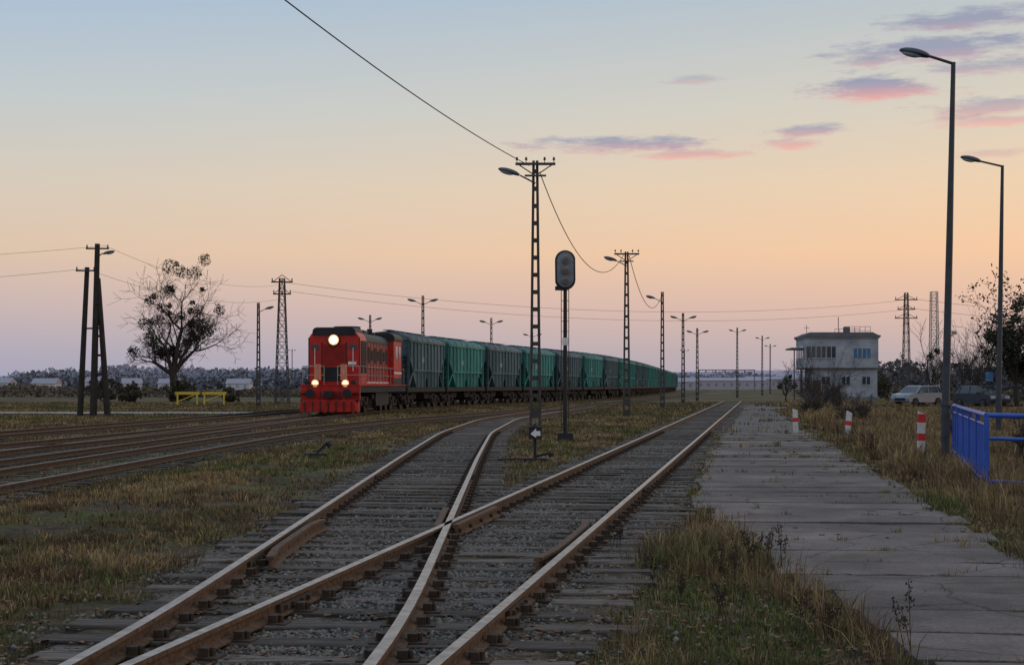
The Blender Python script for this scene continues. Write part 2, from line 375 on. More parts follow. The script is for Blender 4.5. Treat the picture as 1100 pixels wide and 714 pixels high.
# ------------------------------------------------------------ grass / blades
def wedge(n,z0,z1,xmargin=3.0,slope=.40):
    Z=np.exp(rng.uniform(math.log(z0),math.log(z1),n)); X=rng.uniform(-1,1,n)*(slope*Z+xmargin); return X,Z
def blades(name,X,Z,H,C,per,rad,wmul=1.0,lean=.5,m=None):
    n=len(X); bx=np.repeat(X,per); bz=np.repeat(Z,per); h=np.repeat(H,per)*rng.uniform(.45,1.25,n*per); c=np.repeat(C,per,0)*rng.uniform(.5,1.5,(n*per,1))
    r=np.repeat(rad,per); an=rng.uniform(0,2*math.pi,n*per); rr=np.abs(rng.normal(0,1,n*per))*r
    px=bx+np.cos(an)*rr; pz=bz+np.sin(an)*rr; gh=gheight(px,pz); gh=np.where(pz>70,-.012,gh)
    w=np.maximum(.0022,bz*.00036)*wmul*rng.uniform(.7,1.3,n*per)
    la=an+rng.normal(0,.8,n*per); ll=h*np.abs(rng.normal(0,1,n*per))*lean
    fa=rng.uniform(0,math.pi,n*per); wx=np.cos(fa)*w; wy=np.sin(fa)*w
    lx=np.cos(la)*ll; ly=np.sin(la)*ll
    hh=h*np.clip(1-.25*(ll/h)**2,.35,1)
    V=np.empty((n*per,5,3))
    V[:,0]=np.stack([px-wx,pz-wy,gh-.02],1);V[:,1]=np.stack([px+wx,pz+wy,gh-.02],1)
    V[:,2]=np.stack([px+wx*.8+lx*.35,pz+wy*.8+ly*.35,gh+hh*.6],1);V[:,3]=np.stack([px-wx*.8+lx*.35,pz-wy*.8+ly*.35,gh+hh*.6],1)
    V[:,4]=np.stack([px+lx,pz+ly,gh+hh],1)
    b=np.arange(n*per)[:,None]*5
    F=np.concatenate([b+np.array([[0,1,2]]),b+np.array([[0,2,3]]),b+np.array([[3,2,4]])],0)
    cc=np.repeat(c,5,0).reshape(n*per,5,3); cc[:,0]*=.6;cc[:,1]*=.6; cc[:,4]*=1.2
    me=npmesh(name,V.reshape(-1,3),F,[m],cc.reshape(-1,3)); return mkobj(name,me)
gm=attr_mat('grass_blades',.75)
X,Z=wedge(66000,6.2,140)
dt=dist_tracks(X,Z); dr=dist_road(X,Z)
pn=fbm(X*.35,Z*.35); pn2=fbm(X*.9+40,Z*.9+11)
turn=(np.abs(X-PB.X(Z))<1.7)|(np.abs(X-PA.X(Z))<1.7)
keep=np.ones(len(X))
keep=np.where(dt<1.2,np.where(pn2>.54,.6,.09),keep)
keep=np.where((dt<1.2)&(~turn),np.where(pn2>.44,.75,.4),keep)
keep=np.where((dt>=1.2)&(dt<1.7),.6,keep)
keep=np.where((dr<=.02)&(Z<50),.006,keep); keep=np.where((dr<=.02)&(Z>=50),.12,keep)
bare=(X<-2.8)&(Z<60); keep=np.where(bare,keep*(.12+.88*sstep(.38,.52,fbm(X*.55+4,Z*.4+8))),keep)
keep=np.where((Z>84.5)&(Z<90.5)&(X<-11),0,keep)
keep=np.where((Z>101)&(Z<113)&(X>17),0,keep)
k=rng.random(len(X))<keep; X,Z,dt,dr,pn,pn2,turn=[q[k] for q in (X,Z,dt,dr,pn,pn2,turn)]
right=X>PB.X(Z)+1.4; verge=right&(dr<1.6)|(right&(X<roadL(Z)))
beyond=X>roadR(Z)+.3
H=.035+.07*pn2+.0005*Z
H=np.where(verge,.06+.2*sstep(.4,.65,pn),H); H=np.where(beyond&(X>roadR(Z)+1.5),.14+.26*pn,H)
H=np.where((dt<1.4)&turn,.045,H); H=np.where((dt<1.4)&~turn,.085,H); H=H*np.where(dr<.4,.7,1)
gr=np.array([.092,.112,.03]); ol=np.array([.13,.115,.046]); st=np.array([.29,.20,.098]); br=np.array([.11,.07,.041])
t=np.clip(sstep(.42,.52,fbm(X*.22+9,Z*.22+70)),0,1)[:,None]; C=gr*(1-t)+ol*t
t2=sstep(.48,.57,fbm(X*.4+90,Z*.28+7))[:,None]*.95; t2=np.where((beyond)[:,None],.7+.25*t2,t2)
C=C*(1-t2)+st*t2
t5=sstep(.52,.60,fbm(X*.7+130,Z*.5+37))[:,None]*.9; C=C*(1-t5)+br*t5
C=np.where((dt<1.6)[:,None]&(rng.random(len(X))<.45)[:,None],br,C)
t3=(rng.random(len(X))<.2)[:,None]; C=np.where(t3,br,C); t4=(rng.random(len(X))<.14)[:,None]; C=np.where(t4,st,C)
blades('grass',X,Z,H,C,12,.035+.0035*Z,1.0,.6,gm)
jx=[];jz=[]
for q in joints:
    if q<6: continue
    for _ in range(random.choice([1,2,3,4,6,9])):
        u=random.random()**1.3 if random.random()<.5 else 1-random.random()**1.6*.6
        c0=float(roadL(np.array(q))); xx=c0+(float(roadR(np.array(q)))-c0)*u
        for _k in range(4): jx.append(xx+random.gauss(0,.07)); jz.append(q-(xx-c0)*.09+random.gauss(0,.012))
for zz in np.arange(7,50,.12):
    if random.random()<.8: jx.append(float(roadL(np.array(zz)))+random.uniform(-.15,.16)); jz.append(float(zz))
    if random.random()<.8: jx.append(float(roadR(np.array(zz)))+random.uniform(-.16,.15)); jz.append(float(zz))
jx=np.array(jx); jz=np.array(jz); C=np.where((rng.random(len(jx))<.5)[:,None],gr,st)*rng.uniform(.6,1.1,(len(jx),1))
blades('joint_grass',jx,jz,rng.uniform(.05,.11,len(jx)),C,12,.02+.0008*jz,.8,.8,gm)
X,Z=wedge(18000,6.5,110); right=(X>PB.X(Z)+1.7)&((X<roadL(Z)+.05)|(X>roadR(Z)+.45)); left=(X<-3.2)&(fbm(X*.16+3,Z*.25+50)>.53)&(dist_tracks(X,Z)>1.6)
k=(right&(fbm(X*.7+5,Z*.5)>.40))|(left&(rng.random(len(X))<.5)); X,Z=X[k],Z[k]
k=~((Z>84)&(Z<113)&((X<-11)|(X>17))); X,Z=X[k],Z[k]
big=np.where(X>roadR(Z),.42,np.where(X>0,.26,.15)); C=np.array([[.28,.19,.092]])*rng.uniform(.45,1.2,(len(X),1))
C=np.where((rng.random(len(X))<.3)[:,None],np.array([[.11,.068,.04]]),C)
blades('dry_grass',X,Z,big*rng.uniform(.35,1.25,len(X)),C,16,.05+.003*Z,.75,.65,gm)
def stones(name,n,path_list,z0,z1,w,smin,smax):
    Z=np.exp(rng.uniform(math.log(z0),math.log(z1),n))
    ch_=rng.integers(0,len(path_list),n); X=np.zeros(n)
    for i_,p in enumerate(path_list):
        q=ch_==i_; X[q]=p.X(Z[q])
    X=X+rng.normal(0,1,n)*w*.5
    k=(fbm(X*.8+3,Z*.8)>.42)&(dist_road(X,Z)>.1)
    for p in (PA,PB): k&=np.abs(np.abs(X-p.X(Z))-G)>.05
    X,Z=X[k],Z[k]; n=len(X)
    r=rng.uniform(smin,smax,n)*(1+Z*.008)
    base=np.array([[1,0,0],[-1,0,0],[0,1,0],[0,-1,0],[0,0,.7],[0,0,-.7]],float)
    an=rng.uniform(0,6.28,n); D=base[None]*rng.uniform(.55,1.3,(n,6,3))+rng.normal(0,.18,(n,6,3))
    c,s_=np.cos(an)[:,None],np.sin(an)[:,None]
    Vx=D[:,:,0]*c-D[:,:,1]*s_; Vy=D[:,:,0]*s_+D[:,:,1]*c
    V=np.stack([X[:,None]+Vx*r[:,None],Z[:,None]+Vy*r[:,None],.013+r[:,None]*.35+D[:,:,2]*r[:,None]],2)
    f=np.array([[0,2,4],[2,1,4],[1,3,4],[3,0,4],[2,0,5],[1,2,5],[3,1,5],[0,3,5]])
    F=(np.arange(n)[:,None,None]*6+f[None]).reshape(-1,3)
    g=rng.uniform(.045,.22,(n,1)); C=g*np.array([[1,.89,.78]])*rng.uniform(.93,1.07,(n,3)); C=np.repeat(C,6,0)
    return mkobj(name,npmesh(name,V.reshape(-1,3),F,[attr_mat(name+'_stone',.85)],C))
stones('gravel',62000,[PA,PB,PB],6.5,42,1.5,.010,.025)
n=5500; X,Z=wedge(n,6.5,30); k=(dist_road(X,Z)>.0)|(rng.random(n)<.12); X,Z=X[k],Z[k]; n=len(X)
g=gheight(X,Z)+np.where(dist_tracks(X,Z)<1.7,.05,.035); q=np.array([[-1,-.6,0],[1,-.6,.3],[1,.6,0],[-1,.6,.35]])*.026
an=rng.uniform(0,6.28,n)[:,None]; sc=rng.uniform(.6,1.4,(n,1))
V=np.stack([X[:,None]+(q[:,0]*np.cos(an)-q[:,1]*np.sin(an))*sc,Z[:,None]+(q[:,0]*np.sin(an)+q[:,1]*np.cos(an))*sc,g[:,None]+q[:,2]*sc],2)
C=np.array([[.13,.065,.035]])*rng.uniform(.4,1.5,(n,1)); mkobj('fallen_leaves',npmesh('fallen_leaves',V.reshape(-1,3),np.arange(n*4).reshape(-1,4),[gm],np.repeat(C,4,0)))
weedm=mat('weed_stalk',(.04,.028,.02),.9,0,.3,10,0)
def weed(x,y,h,n,seed):
    random.seed(seed); mb=MB()
    for i in range(n):
        a=random.uniform(0,6.28); l=random.uniform(.05,.35)*h; hh=h*random.uniform(.6,1)
        bx,by=random.gauss(0,.06),random.gauss(0,.06); p=Vector((bx,by,-.03)); top=Vector((bx+math.cos(a)*l,by+math.sin(a)*l,hh))
        mid=(p+top)/2+Vector((0,0,hh*.08)); mb.tube(p,mid,.003,.0025,4); mb.tube(mid,top,.0025,.0015,4)
        for k in range(26):
            t=random.uniform(.45,1); q=mid.lerp(top,(t-.45)/.55); d=Vector((random.gauss(0,1),random.gauss(0,1),random.uniform(.2,1.5))).normalized()*random.uniform(.01,.045)*(1.3-t*.6)
            mb.tube(q,q+d,.0014,.001,3,0,False); mb.ell(q+d,(.005,.005,.008),0,4,3)
    mb.obj('weed_plant',[weedm],(x,y,0))
for i,(x,y,h,n) in enumerate([(2.05,12.6,.42,7),(2.2,12.9,.45,6),(1.8,12.3,.3,6),(2.36,8.9,.5,3),(2.0,9.6,.3,6),(1.2,11,.25,4),(1.5,10.2,.3,5),(9.2,22,.6,9),(9.6,27,.7,8),(8.7,19.0,.6,8),(7.4,30.6,.7,9),(7.9,33,.6,9),(8.3,38,.7,9),(1.0,14.5,.3,5)]): weed(x,y,h,n,50+i)
random.seed(11)
# ------------------------------------------------------------ rolling stock
blackm=mat('black_paint',(.018,.018,.02),.55,0,.4,2,.1); steelw=mat('wheel_steel',(.05,.04,.035),.6,.5,.3,8,.1)
under=mat('underframe_grime',(.035,.03,.028),.85,0,.4,3,.2)
redm=mat('loco_red_paint',(.44,.010,.006),.42,0,.28,1.2,.05,spec=.45)
dred=mat('loco_plough_red',(.38,.013,.008),.55,0,.38,3,.1)
white=mat('white_paint',(.7,.7,.68),.6,0,.15,4,.05); glass=mat('dark_glass',(.02,.025,.03),.08,0,.2,1,0,spec=.6)
yell=mat('yellow_paint',(.6,.42,.04),.6,0,.2,3,.05)
grille=mat('radiator_grille',(.02,.02,.022),.7,.2,.5,1,.6,sc3=(1,1,40))
lampw=mat('headlight_lens',(.9,.85,.7),.3,0,.05,1,0,emit=(1,.86,.58),estr=14)
lamps=mat('marker_light_lens',(.9,.7,.4),.3,0,.05,1,0,emit=(1,.58,.2),estr=4)
refl_bloom=mat('reflector_bloom_glow',(.8,.6,.4),.4,0,.05,1,0,emit=(1,.5,.2),estr=.8)  # emissive ring added around the lamps in place of bloom
orange_glint=mat('orange_light_reflection',(.8,.22,.10),.6,0,.15,4,0)  # painted colour of lamp light reflecting near the handrails
def bogie(mb,yc,axles,spacing,r,mi=0,mw=1):
    for i in range(axles):
        y=yc+(i-(axles-1)/2)*spacing
        for sg in (-1,1):
            mb.tube((sg*.74,y,r),(sg*.88,y,r),r,r,20,mw)
            mb.tube((sg*.70,y,r),(sg*.74,y,r),r*1.05,r*1.05,20,mw)
            mb.box((sg*1.05,y,r),(.22,.34,.34),mi); mb.tube((sg*1.1,y,r),(sg*1.22,y,r),.12,.11,10,mw)
        mb.tube((-.9,y,r),(.9,y,r),.08,.08,8,mi)
    ln=(axles-1)*spacing+.9
    for sg in (-1,1):
        mb.prismX([(yc-ln/2,r+.05),(yc-ln/2,r+.28),(yc-ln*.2,r+.36),(yc+ln*.2,r+.36),(yc+ln/2,r+.28),(yc+ln/2,r+.05),(yc+ln*.2,r-.1),(yc-ln*.2,r-.1)],sg*1.0-.06,sg*1.0+.06,mi)
        for i in range(axles-1):
            y=yc+(i-(axles-2)/2)*spacing
            for o in (-.13,.13): mb.tube((sg*1.12,y+o,r-.12),(sg*1.12,y+o,r+.3),.08,.08,8,mw)
    mb.box((0,yc,r+.2),(1.9,.5,.3),mi)
lx=float(PT.X(75.6)); la=math.atan2(float(PT.X(92)-PT.X(75.6)),16.4)
loco=empty('diesel_locomotive',(lx,75.6,RTOP),-la)
mb=MB(); mb.box((0,8.6,1.27),(3.0,16.2,.34),0); mb.box((0,8.6,1.48),(3.1,16.3,.06),3)
mb.prismX([(6.4,.35),(6.2,.6),(6.2,1.1),(10.6,1.1),(10.6,.6),(10.4,.35)],-1.4,1.4,0)
for sg in(-1,1):
    for y in (5.6,11.2): mb.tube((sg*1.15,y,.85),(sg*1.15,y+.8,.85),.18,.18,10,0)
bogie(mb,3.9,3,1.85,.52,0,1); bogie(mb,12.9,3,1.85,.52,0,1); mb.obj('chassis_and_bogies',[under,steelw,blackm,dred],parent=loco)
mb=MB()
mb.box((0,.62,1.1),(3.05,.28,.75),0)
mb.prismX([(.1,.12),(.1,.3),(.5,.78),(.7,.78),(.7,.12)],-1.5,1.5,0)
mb.prismY([(-1.5,.12),(1.5,.12),(1.35,.72),(-1.35,.72)],-.02,.12,0)
for x in np.linspace(-1.2,1.2,7): mb.box((float(x),-.04,.4),(.05,.06,.5),2)
mb.box((0,.3,1.02),(.36,.7,.3),1); mb.box((.1,-.12,1.02),(.28,.3,.34),1)
for sg in(-1,1):
    mb.tube((sg*.95,.5,1.06),(sg*.95,.1,1.06),.13,.1,12,1); mb.tube((sg*.95,.1,1.06),(sg*.95,.05,1.06),.24,.24,16,1)
    mb.tube((sg*.5,.46,1.15),(sg*.5,.2,.7),.035,.035,6,1); mb.tube((sg*.3,.46,1.15),(sg*.3,.25,.6),.03,.03,6,1)
    for k in range(3): mb.box((sg*1.35,.42,.35+k*.36),(.35,.25,.04),1)
mb.obj('plough_and_buffer_beam',[dred,blackm,under],parent=loco,bevel=.01)
def hoodpoly(w,z0,z1,c):
    return [(-w,z0),(w,z0),(w,z1-c),(w-c*.12,z1-c*.6),(w-c*.4,z1-c*.25),(w-c,z1),(-w+c,z1),(-w+c*.4,z1-c*.25),(-w+c*.12,z1-c*.6),(-w,z1-c)]
mb=MB()
mb.prismY(hoodpoly(1.36,1.5,4.38,.6),1.55,3.6,0)
mb.prismY(hoodpoly(1.2,1.5,4.2,.4),3.6,12.0,0)
mb.prismY(hoodpoly(1.5,1.5,4.4,.35),12.0,15.0,0)
mb.prismY(hoodpoly(1.15,1.5,3.2,.25),15.0,16.4,0)
mb.obj('hood_and_cab',[redm],parent=loco,bevel=.03)
mb=MB()
mb.prismY(hoodpoly(1.12,4.08,4.47,.2),1.45,3.7,0)
mb.prismY(hoodpoly(1.23,3.75,4.3,.42),3.62,11.99,0)
mb.prismY(hoodpoly(1.56,4.1,4.55,.33),11.9,15.1,0)
mb.tube((0,5.2,4.25),(0,5.2,4.65),.75,.72,18,0); mb.box((0,8.2,4.4),(.9,2.2,.3),0); mb.tube((.3,10.6,4.3),(.3,10.6,4.72),.16,.16,10,0)
for y in (4.3,6.4,9.6): mb.box((.5,y,4.38),(.5,.5,.2),0)
for sg in(-1,1):
    mb.box((sg*1.365,2.6,2.95),(.02,1.6,1.7),1)
    for k in range(10): mb.box((sg*1.38,2.6,2.2+k*.165),(.03,1.6,.04),0)
    for i in range(8):
        y=4.1+i*1.0; mb.box((sg*1.205,y,2.75),(.02,.86,1.9),2)
        mb.box((sg*1.225,y,3.1),(.02,.7,.85 if i%2 else .55),1); mb.box((sg*1.225,y+.3,2.4),(.03,.05,.2),0)
        mb.box((sg*1.213,y+.47,2.7),(.02,.05,2.1),0)
    mb.box((sg*1.505,13.0,3.4),(.02,.9,.75),3); mb.box((sg*1.505,14.2,3.4),(.02,.7,.75),3)
    mb.box((sg*1.51,13.5,2.2),(.02,2.9,.10),4); mb.box((sg*1.215,7.8,1.62),(.02,8.2,.06),4); mb.box((sg*1.508,13.5,1.7),(.02,2.9,.4),0)
mb.box((0,1.54,3.05),(1.15,.03,1.1),5)
mb.box((0,1.535,2.05),(1.25,.035,.75),0)
for k in range(8): mb.box((0,1.515,2.58+k*.13),(1.0,.03,.04),2)
for sg in(-1,1):
    mb.box((sg*.64,1.52,2.95),(.035,.06,1.5),0); mb.tube((sg*1.0,1.47,2.2),(sg*1.0,1.47,3.4),.02,n=5,m=4)
    mb.box((sg*1.0,1.535,3.45),(.38,.03,.26),3); mb.box((sg*1.33,1.545,2.8),(.05,.03,2.3),0)
mb.box((.95,1.52,2.62),(.42,.03,.16),4)
mb.obj('roof_grilles_and_windows',[blackm,grille,mat('hood_door_red',(.25,.009,.007),.5,0,.3,2,.05),glass,white,mat('front_panel_red',(.28,.010,.008),.5,0,.25,2,.05)],parent=loco)
mb=MB()
for sg in(-1,1):
    for y in [.65]+list(np.arange(1.9,16.4,1.3)): mb.tube((sg*1.47,float(y),1.5),(sg*1.47,float(y),2.45),.015,n=5)
    mb.tube((sg*1.47,.65,2.45),(sg*1.47,16.3,2.45),.015,n=5); mb.tube((sg*1.47,.65,2.0),(sg*1.47,11.9,2.0),.010,n=5)
    mb.tube((sg*1.47,.65,2.45),(sg*.35,.65,2.45),.022,n=5); mb.tube((sg*1.47,.65,2.0),(sg*.35,.65,2.0),.018,n=5); mb.tube((sg*.35,.65,1.5),(sg*.35,.65,2.45),.02,n=5)
    mb.box((sg*.68,.62,2.15),(.34,.03,.8),1); mb.box((sg*.68,.60,2.15),(.08,.03,.8),0)  # panels added to show reflected lamp light, not real fittings
mb.obj('handrails',[mat('handrail_pale',(.34,.30,.28),.5),orange_glint],parent=loco)
mb=MB()
mb.tube((0,1.40,3.82),(0,1.56,3.82),.32,.32,20,2); mb.tube((0,1.385,3.82),(0,1.40,3.82),.27,.27,20,3); mb.tube((0,1.365,3.82),(0,1.385,3.82),.17,.17,20,0)
for sg in(-1,1):
    mb.tube((sg*.78,.5,1.58),(sg*.78,.7,1.58),.22,.22,16,2); mb.tube((sg*.78,.48,1.58),(sg*.78,.5,1.58),.19,.19,16,3); mb.tube((sg*.78,.46,1.58),(sg*.78,.48,1.58),.11,.11,16,1)
    mb.tube((sg*1.2,.5,1.58),(sg*1.2,.7,1.58),.14,.14,16,2)
mb.obj('headlights',[lampw,lamps,blackm,refl_bloom],parent=loco)
def wagon_mesh(name,bodym,roofm,ribm):
    mb=MB()
    mb.prismX([(.75,4.35),(.75,3.3),(1.75,2.45),(10.25,2.45),(11.25,3.3),(11.25,4.35)],-1.5,1.5,0)
    mb.prismX([(1.75,2.45),(3.0,1.35),(5.2,1.35),(6,2.0),(6.8,1.35),(9.0,1.35),(10.25,2.45)],-1.44,1.44,0)
    mb.prismX([(3.0,1.35),(3.5,.6),(4.7,.6),(5.2,1.35)],-1.0,1.0,2); mb.prismX([(6.8,1.35),(7.3,.6),(8.5,.6),(9.0,1.35)],-1.0,1.0,2)
    mb.prismY([(-1.58,4.3),(1.58,4.3),(1.5,4.5),(.8,4.78),(0,4.86),(-.8,4.78),(-1.5,4.5)],.65,11.35,1)
    for y in (2.3,4.7,7.3,9.7): mb.tube((0,y,4.8),(0,y,4.96),.35,.33,12,1)
    mb.box((0,6,4.95),(.5,10.2,.03),2)
    for y in np.arange(1.2,11.3,1.6): mb.prismY([(-1.6,4.34),(1.6,4.34),(1.52,4.54),(.82,4.82),(0,4.9),(-.82,4.82),(-1.52,4.54)],float(y),float(y)+.08,4)
    for sg in(-1,1):
        mb.box((sg*1.42,6,1.2),(.16,11.3,.3),2)
        mb.box((sg*1.53,6,4.28),(.1,10.6,.14),4)
        mb.box((sg*1.53,6,2.42),(.08,8.7,.1),4)
        for i in range(11):
            y=.95+i*1.01; zb=1.35 if 2.9<y<9.1 else (2.45 if 1.7<y<10.3 else 3.2)
            mb.box((sg*1.54,y,(zb+4.25)/2),(.1,.11,4.25-zb),4)
        for y in (.8,11.2): mb.box((sg*1.42,y,2.3),(.12,.12,2.1),4)
        mb.tube((sg*1.42,.85,1.35),(sg*1.42,2.4,2.6),.05,n=5,m=0); mb.tube((sg*1.42,11.15,1.35),(sg*1.42,9.6,2.6),.05,n=5,m=0)
        for q in (1.5,1.1): mb.tube((sg*q,.66,1.1),(sg*q,.66,4.4),.022,n=4,m=4)
        for k in range(9): mb.tube((sg*1.5,.66,1.3+k*.36),(sg*1.1,.66,1.3+k*.36),.016,n=4,m=4)
        mb.box((sg*1.515,4.6,3.1),(.02,.7,.35),5)
    for y in (.62,11.38): mb.box((0,y,1.15),(2.9,.2,.36),2)
    for y in (.3,11.7): mb.box((0,y,1.05),(.3,.6,.28),2)
    bogie(mb,2.0,2,1.85,.475,2,3); bogie(mb,10.0,2,1.85,.475,2,3)
    return mb.mesh(name,[bodym,roofm,under,steelw,ribm,mat('wagon_lettering',(.25,.28,.28),.7,0,.6,8,0)])
def wp(n,c,c2): return mat(n,c,.65,0,.35,.9,.1,col2=c2,sc3=(1,1,.35))
tealA=wp('wagon_teal',(.018,.155,.15),(.05,.25,.235)); tealR=wp('wagon_teal_roof',(.05,.15,.15),(.13,.24,.24))
dark=wp('wagon_slate',(.042,.09,.115),(.08,.14,.165)); darkR=wp('wagon_slate_roof',(.08,.12,.14),(.15,.19,.2))
midm=wp('wagon_faded_green',(.035,.13,.125),(.08,.18,.17)); blu=wp('wagon_bluegrey',(.065,.12,.15),(.115,.18,.205))
ribt=wp('wagon_teal_rib',(.03,.20,.19),(.07,.28,.265)); ribd=wp('wagon_slate_rib',(.06,.125,.145),(.11,.17,.19))
wm=[wagon_mesh('hopper_teal',tealA,tealR,ribt),wagon_mesh('hopper_slate',dark,darkR,ribd),wagon_mesh('hopper_green',midm,tealR,ribt),wagon_mesh('hopper_bluegrey',blu,darkR,ribd)]
seq=[3,0,1,0,1,0,3,2,0,3,1,0,2,0,3,2,0,1,2,0,2,3,2,0,1,2]
z=75.6+17.1*math.cos(la)
for s_ in seq:
    x=float(PT.X(z)); a=math.atan2(float(PT.X(z+12)-PT.X(z)),12.0)
    mkobj('hopper_wagon',wm[s_],(x,z,RTOP),-a); z+=12.1*math.cos(a)
# ------------------------------------------------------------ poles, lamps
concp=mat('pole_concrete',(.065,.058,.054),.9,0,.3,4,.3); metalp=mat('lamp_post_steel',(.055,.06,.07),.55,.3,.2,3,.1)
lamphead=mat('lamp_housing',(.07,.08,.1),.45,.2,.2,3,0); lens=mat('lamp_lens',(.35,.4,.48),.25,0,.1,3,0); insul=mat('insulator_porcelain',(.06,.035,.025),.3,0,.2,3,0)
def head(mb,p,d,ln,mh,ml):
    d=Vector(d).normalized(); s=d.cross(Vector((0,0,1))).normalized(); u=s.cross(d)
    R=Matrix((d,s,u)).transposed(); c=Vector(p)+d*ln/2
    mb.ell(c,(ln/2,ln*.2,ln*.15),mh,12,8,R,zmin=-.25)
    mb.ell(c+d*ln*.1-u*ln*.035,(ln*.32,ln*.15,ln*.10),ml,12,6,R)
def ladder_pole(x,y,h,lampside=-1,lamps_=1,arm=True,rz=0.0,wb=.34,name='concrete_lattice_pole'):
    e=empty(name,(x,y,-.02),rz); mb=MB(); wt=.2; t=.085
    for sg in(-1,1):
        vs=[]
        for zz,w in ((-.1,wb),(h,wt)):
            for dx,dy in ((-t/2,-.1),(t/2,-.1),(t/2,.1),(-t/2,.1)): vs.append((sg*(w/2-t/2)+dx,dy*(1 if zz<1 else .7),zz))
        mb.add(vs,[(3,2,1,0),(4,5,6,7),(0,1,5,4),(1,2,6,5),(2,3,7,6),(3,0,4,7)])
    zz=.2
    while zz<h-.1:
        w=wb+(wt-wb)*zz/h-t*2; mb.box((0,0,zz),(w+.01,.14,.13 if zz>1.2 else .35),0); zz+=.56
    mb.obj('post',[concp],parent=e)
    mb=MB()
    if arm:
        mb.box((0,-.13,h-.12),(1.3,.08,.08),0); mb.box((0,-.13,h-.5),(.7,.06,.06),0)
        for xx in(-.6,-.3,.3,.6): mb.tube((xx,-.13,h-.08),(xx,-.13,h+.03),.012,n=5,m=0); mb.tube((xx,-.13,h+.0),(xx,-.13,h+.1),.045,.03,8,1)
        for sg in(-1,1): mb.tube((sg*.55,-.13,h-.14),(0,-.1,h-.5),.02,n=5,m=0)
    for i in range(lamps_):
        sd=lampside*(1 if i==0 else -1)
        a=Vector((0,-.15,h-.75)); b=Vector((sd*.5,-.2,h-.5)); mb.tube(a,b,.03,.025,6,0)
        head(mb,b,(sd*1,-.15,.28),.75,2,3)
    mb.obj('crossarm_and_lamp',[metalp,insul,lamphead,lens],parent=e)
    return e
ladder_pole(-6.7,14.8,9.0)
ladder_pole(.76,48.5,8.95,wb=.4); ladder_pole(5.97,77.6,8.6,wb=.4); ladder_pole(10.7,106,8.3,arm=False); ladder_pole(15.5,135,8.2,lamps_=2,arm=False); ladder_pole(19.9,160,7.8,lamps_=2,arm=False)
ladder_pole(-18.9,111,7.8,lampside=1,arm=False); ladder_pole(-7.0,117,8.7,lamps_=2,arm=False); ladder_pole(-2.1,151,8.5,lamps_=2,arm=False); ladder_pole(2.6,190,8.5,lamps_=2,arm=False); ladder_pole(-14,147,8.6,lamps_=2,arm=False)
ladder_pole(31,205,9.6,lamps_=2,arm=False); ladder_pole(42,250,10,lamps_=2,arm=False)
e=empty('twin_wooden_utility_pole',(-21.6,77.6,0)); mb=MB()
mb.tube((-.22,0,-.1),(0,0,9.0),.19,.13,10); mb.tube((.48,.2,-.1),(.04,0,7.2),.17,.12,10); mb.tube((-1.0,.3,-.1),(-.62,.3,7.8),.16,.12,10); mb.tube((-.62,.2,4.6),(.1,.0,4.6),.05,n=6)
for zz in (1.2,2.2,3.2,4.2,5.2,6.0): mb.box((.05,.05,zz),(.5-.04*zz,.1,.12),0)
mb.obj('posts',[mat('pole_tarred_wood',(.035,.028,.024),.9,0,.3,3,.4)],parent=e)
mb=MB()
for xx,zz,w in ((0,8.75,1.2),(-.62,7.6,1.0)):
    mb.box((xx,0,zz),(w,.08,.08),0)
    for q in(-.45,.45): mb.tube((xx+q*w,0,zz),(xx+q*w,0,zz+.2),.05,.03,6,1)
mb.tube((0,0,8.3),(.3,-.1,8.5),.03,n=5,m=0); head(mb,(.3,-.1,8.45),(1,-.2,.2),.7,2,3)
mb.obj('crossarms_and_lamp',[metalp,insul,lamphead,lens],parent=e)
def street_lamp(x,y,h,arm,lean):
    e=empty('street_lamp',(x,y,-.02)); mb=MB()
    mb.tube((0,0,-.1),(0,0,1.2),.105,.1,12); mb.tube((0,0,1.2),(lean*.5,0,h*.55),.09,.075,12); mb.tube((lean*.5,0,h*.55),(lean,0,h),.075,.05,12)
    mb.box((0,-.1,.75),(.13,.03,.45),0); mb.tube((0,0,1.2),(0,0,1.24),.12,.12,12)
    mb.tube((lean,0,h-.03),(lean-arm*.55,0,h+.16),.035,.03,8); mb.obj('post',[metalp],parent=e)
    mb=MB(); head(mb,(lean-arm*.45,0,h+.12),(-1,0,.22),.72,0,1); mb.obj('lamp_head',[lamphead,lens],parent=e,smooth=True)
street_lamp(9.55,32.8,8.75,1.1,.17); street_lamp(15.85,48.5,8.8,1.5,.12)
e=empty('railway_signal',(1.55,43.4,0)); mb=MB()
mb.box((0,0,.1),(.45,.45,.3),0); mb.tube((0,0,.1),(0,0,4.6),.07,.055,10,0)
for sg in(-1,1): mb.tube((sg*.11,.14,.3),(sg*.11,.14,4.6),.012,n=5,m=0)
for k in range(14): mb.tube((-.11,.14,.5+k*.3),(.11,.14,.5+k*.3),.009,n=4,m=0)
mb.box((0,-.03,2.9),(.17,.06,.22),1); mb.box((-.12,-.02,4.45),(.35,.1,.12),0)
mb.obj('mast_and_ladder',[blackm,white],parent=e)
mb=MB(); pl=[]
for i in range(28):
    t=2*math.pi*i/28; pl.append((.3*math.cos(t),4.98+(.28 if math.sin(t)>0 else -.28)+.3*math.sin(t)))
mb.prismY(pl,-.02,.02,0)
pl2=[(a*.8,4.98+(b-4.98)*.88) for a,b in pl]; mb.prismY(pl2,-.16,-.02,1)
for k in range(3): mb.tube((0,-.17,4.68+k*.3),(0,-.30,4.66+k*.3),.12,.11,14,1); mb.tube((0,-.305,4.66+k*.3),(0,-.30,4.66+k*.3),.08,.08,14,2)
mb.obj('signal_head',[mat('signal_board',(.045,.047,.055),.5),mat('signal_case_grey',(.19,.195,.215),.5),glass],parent=e)
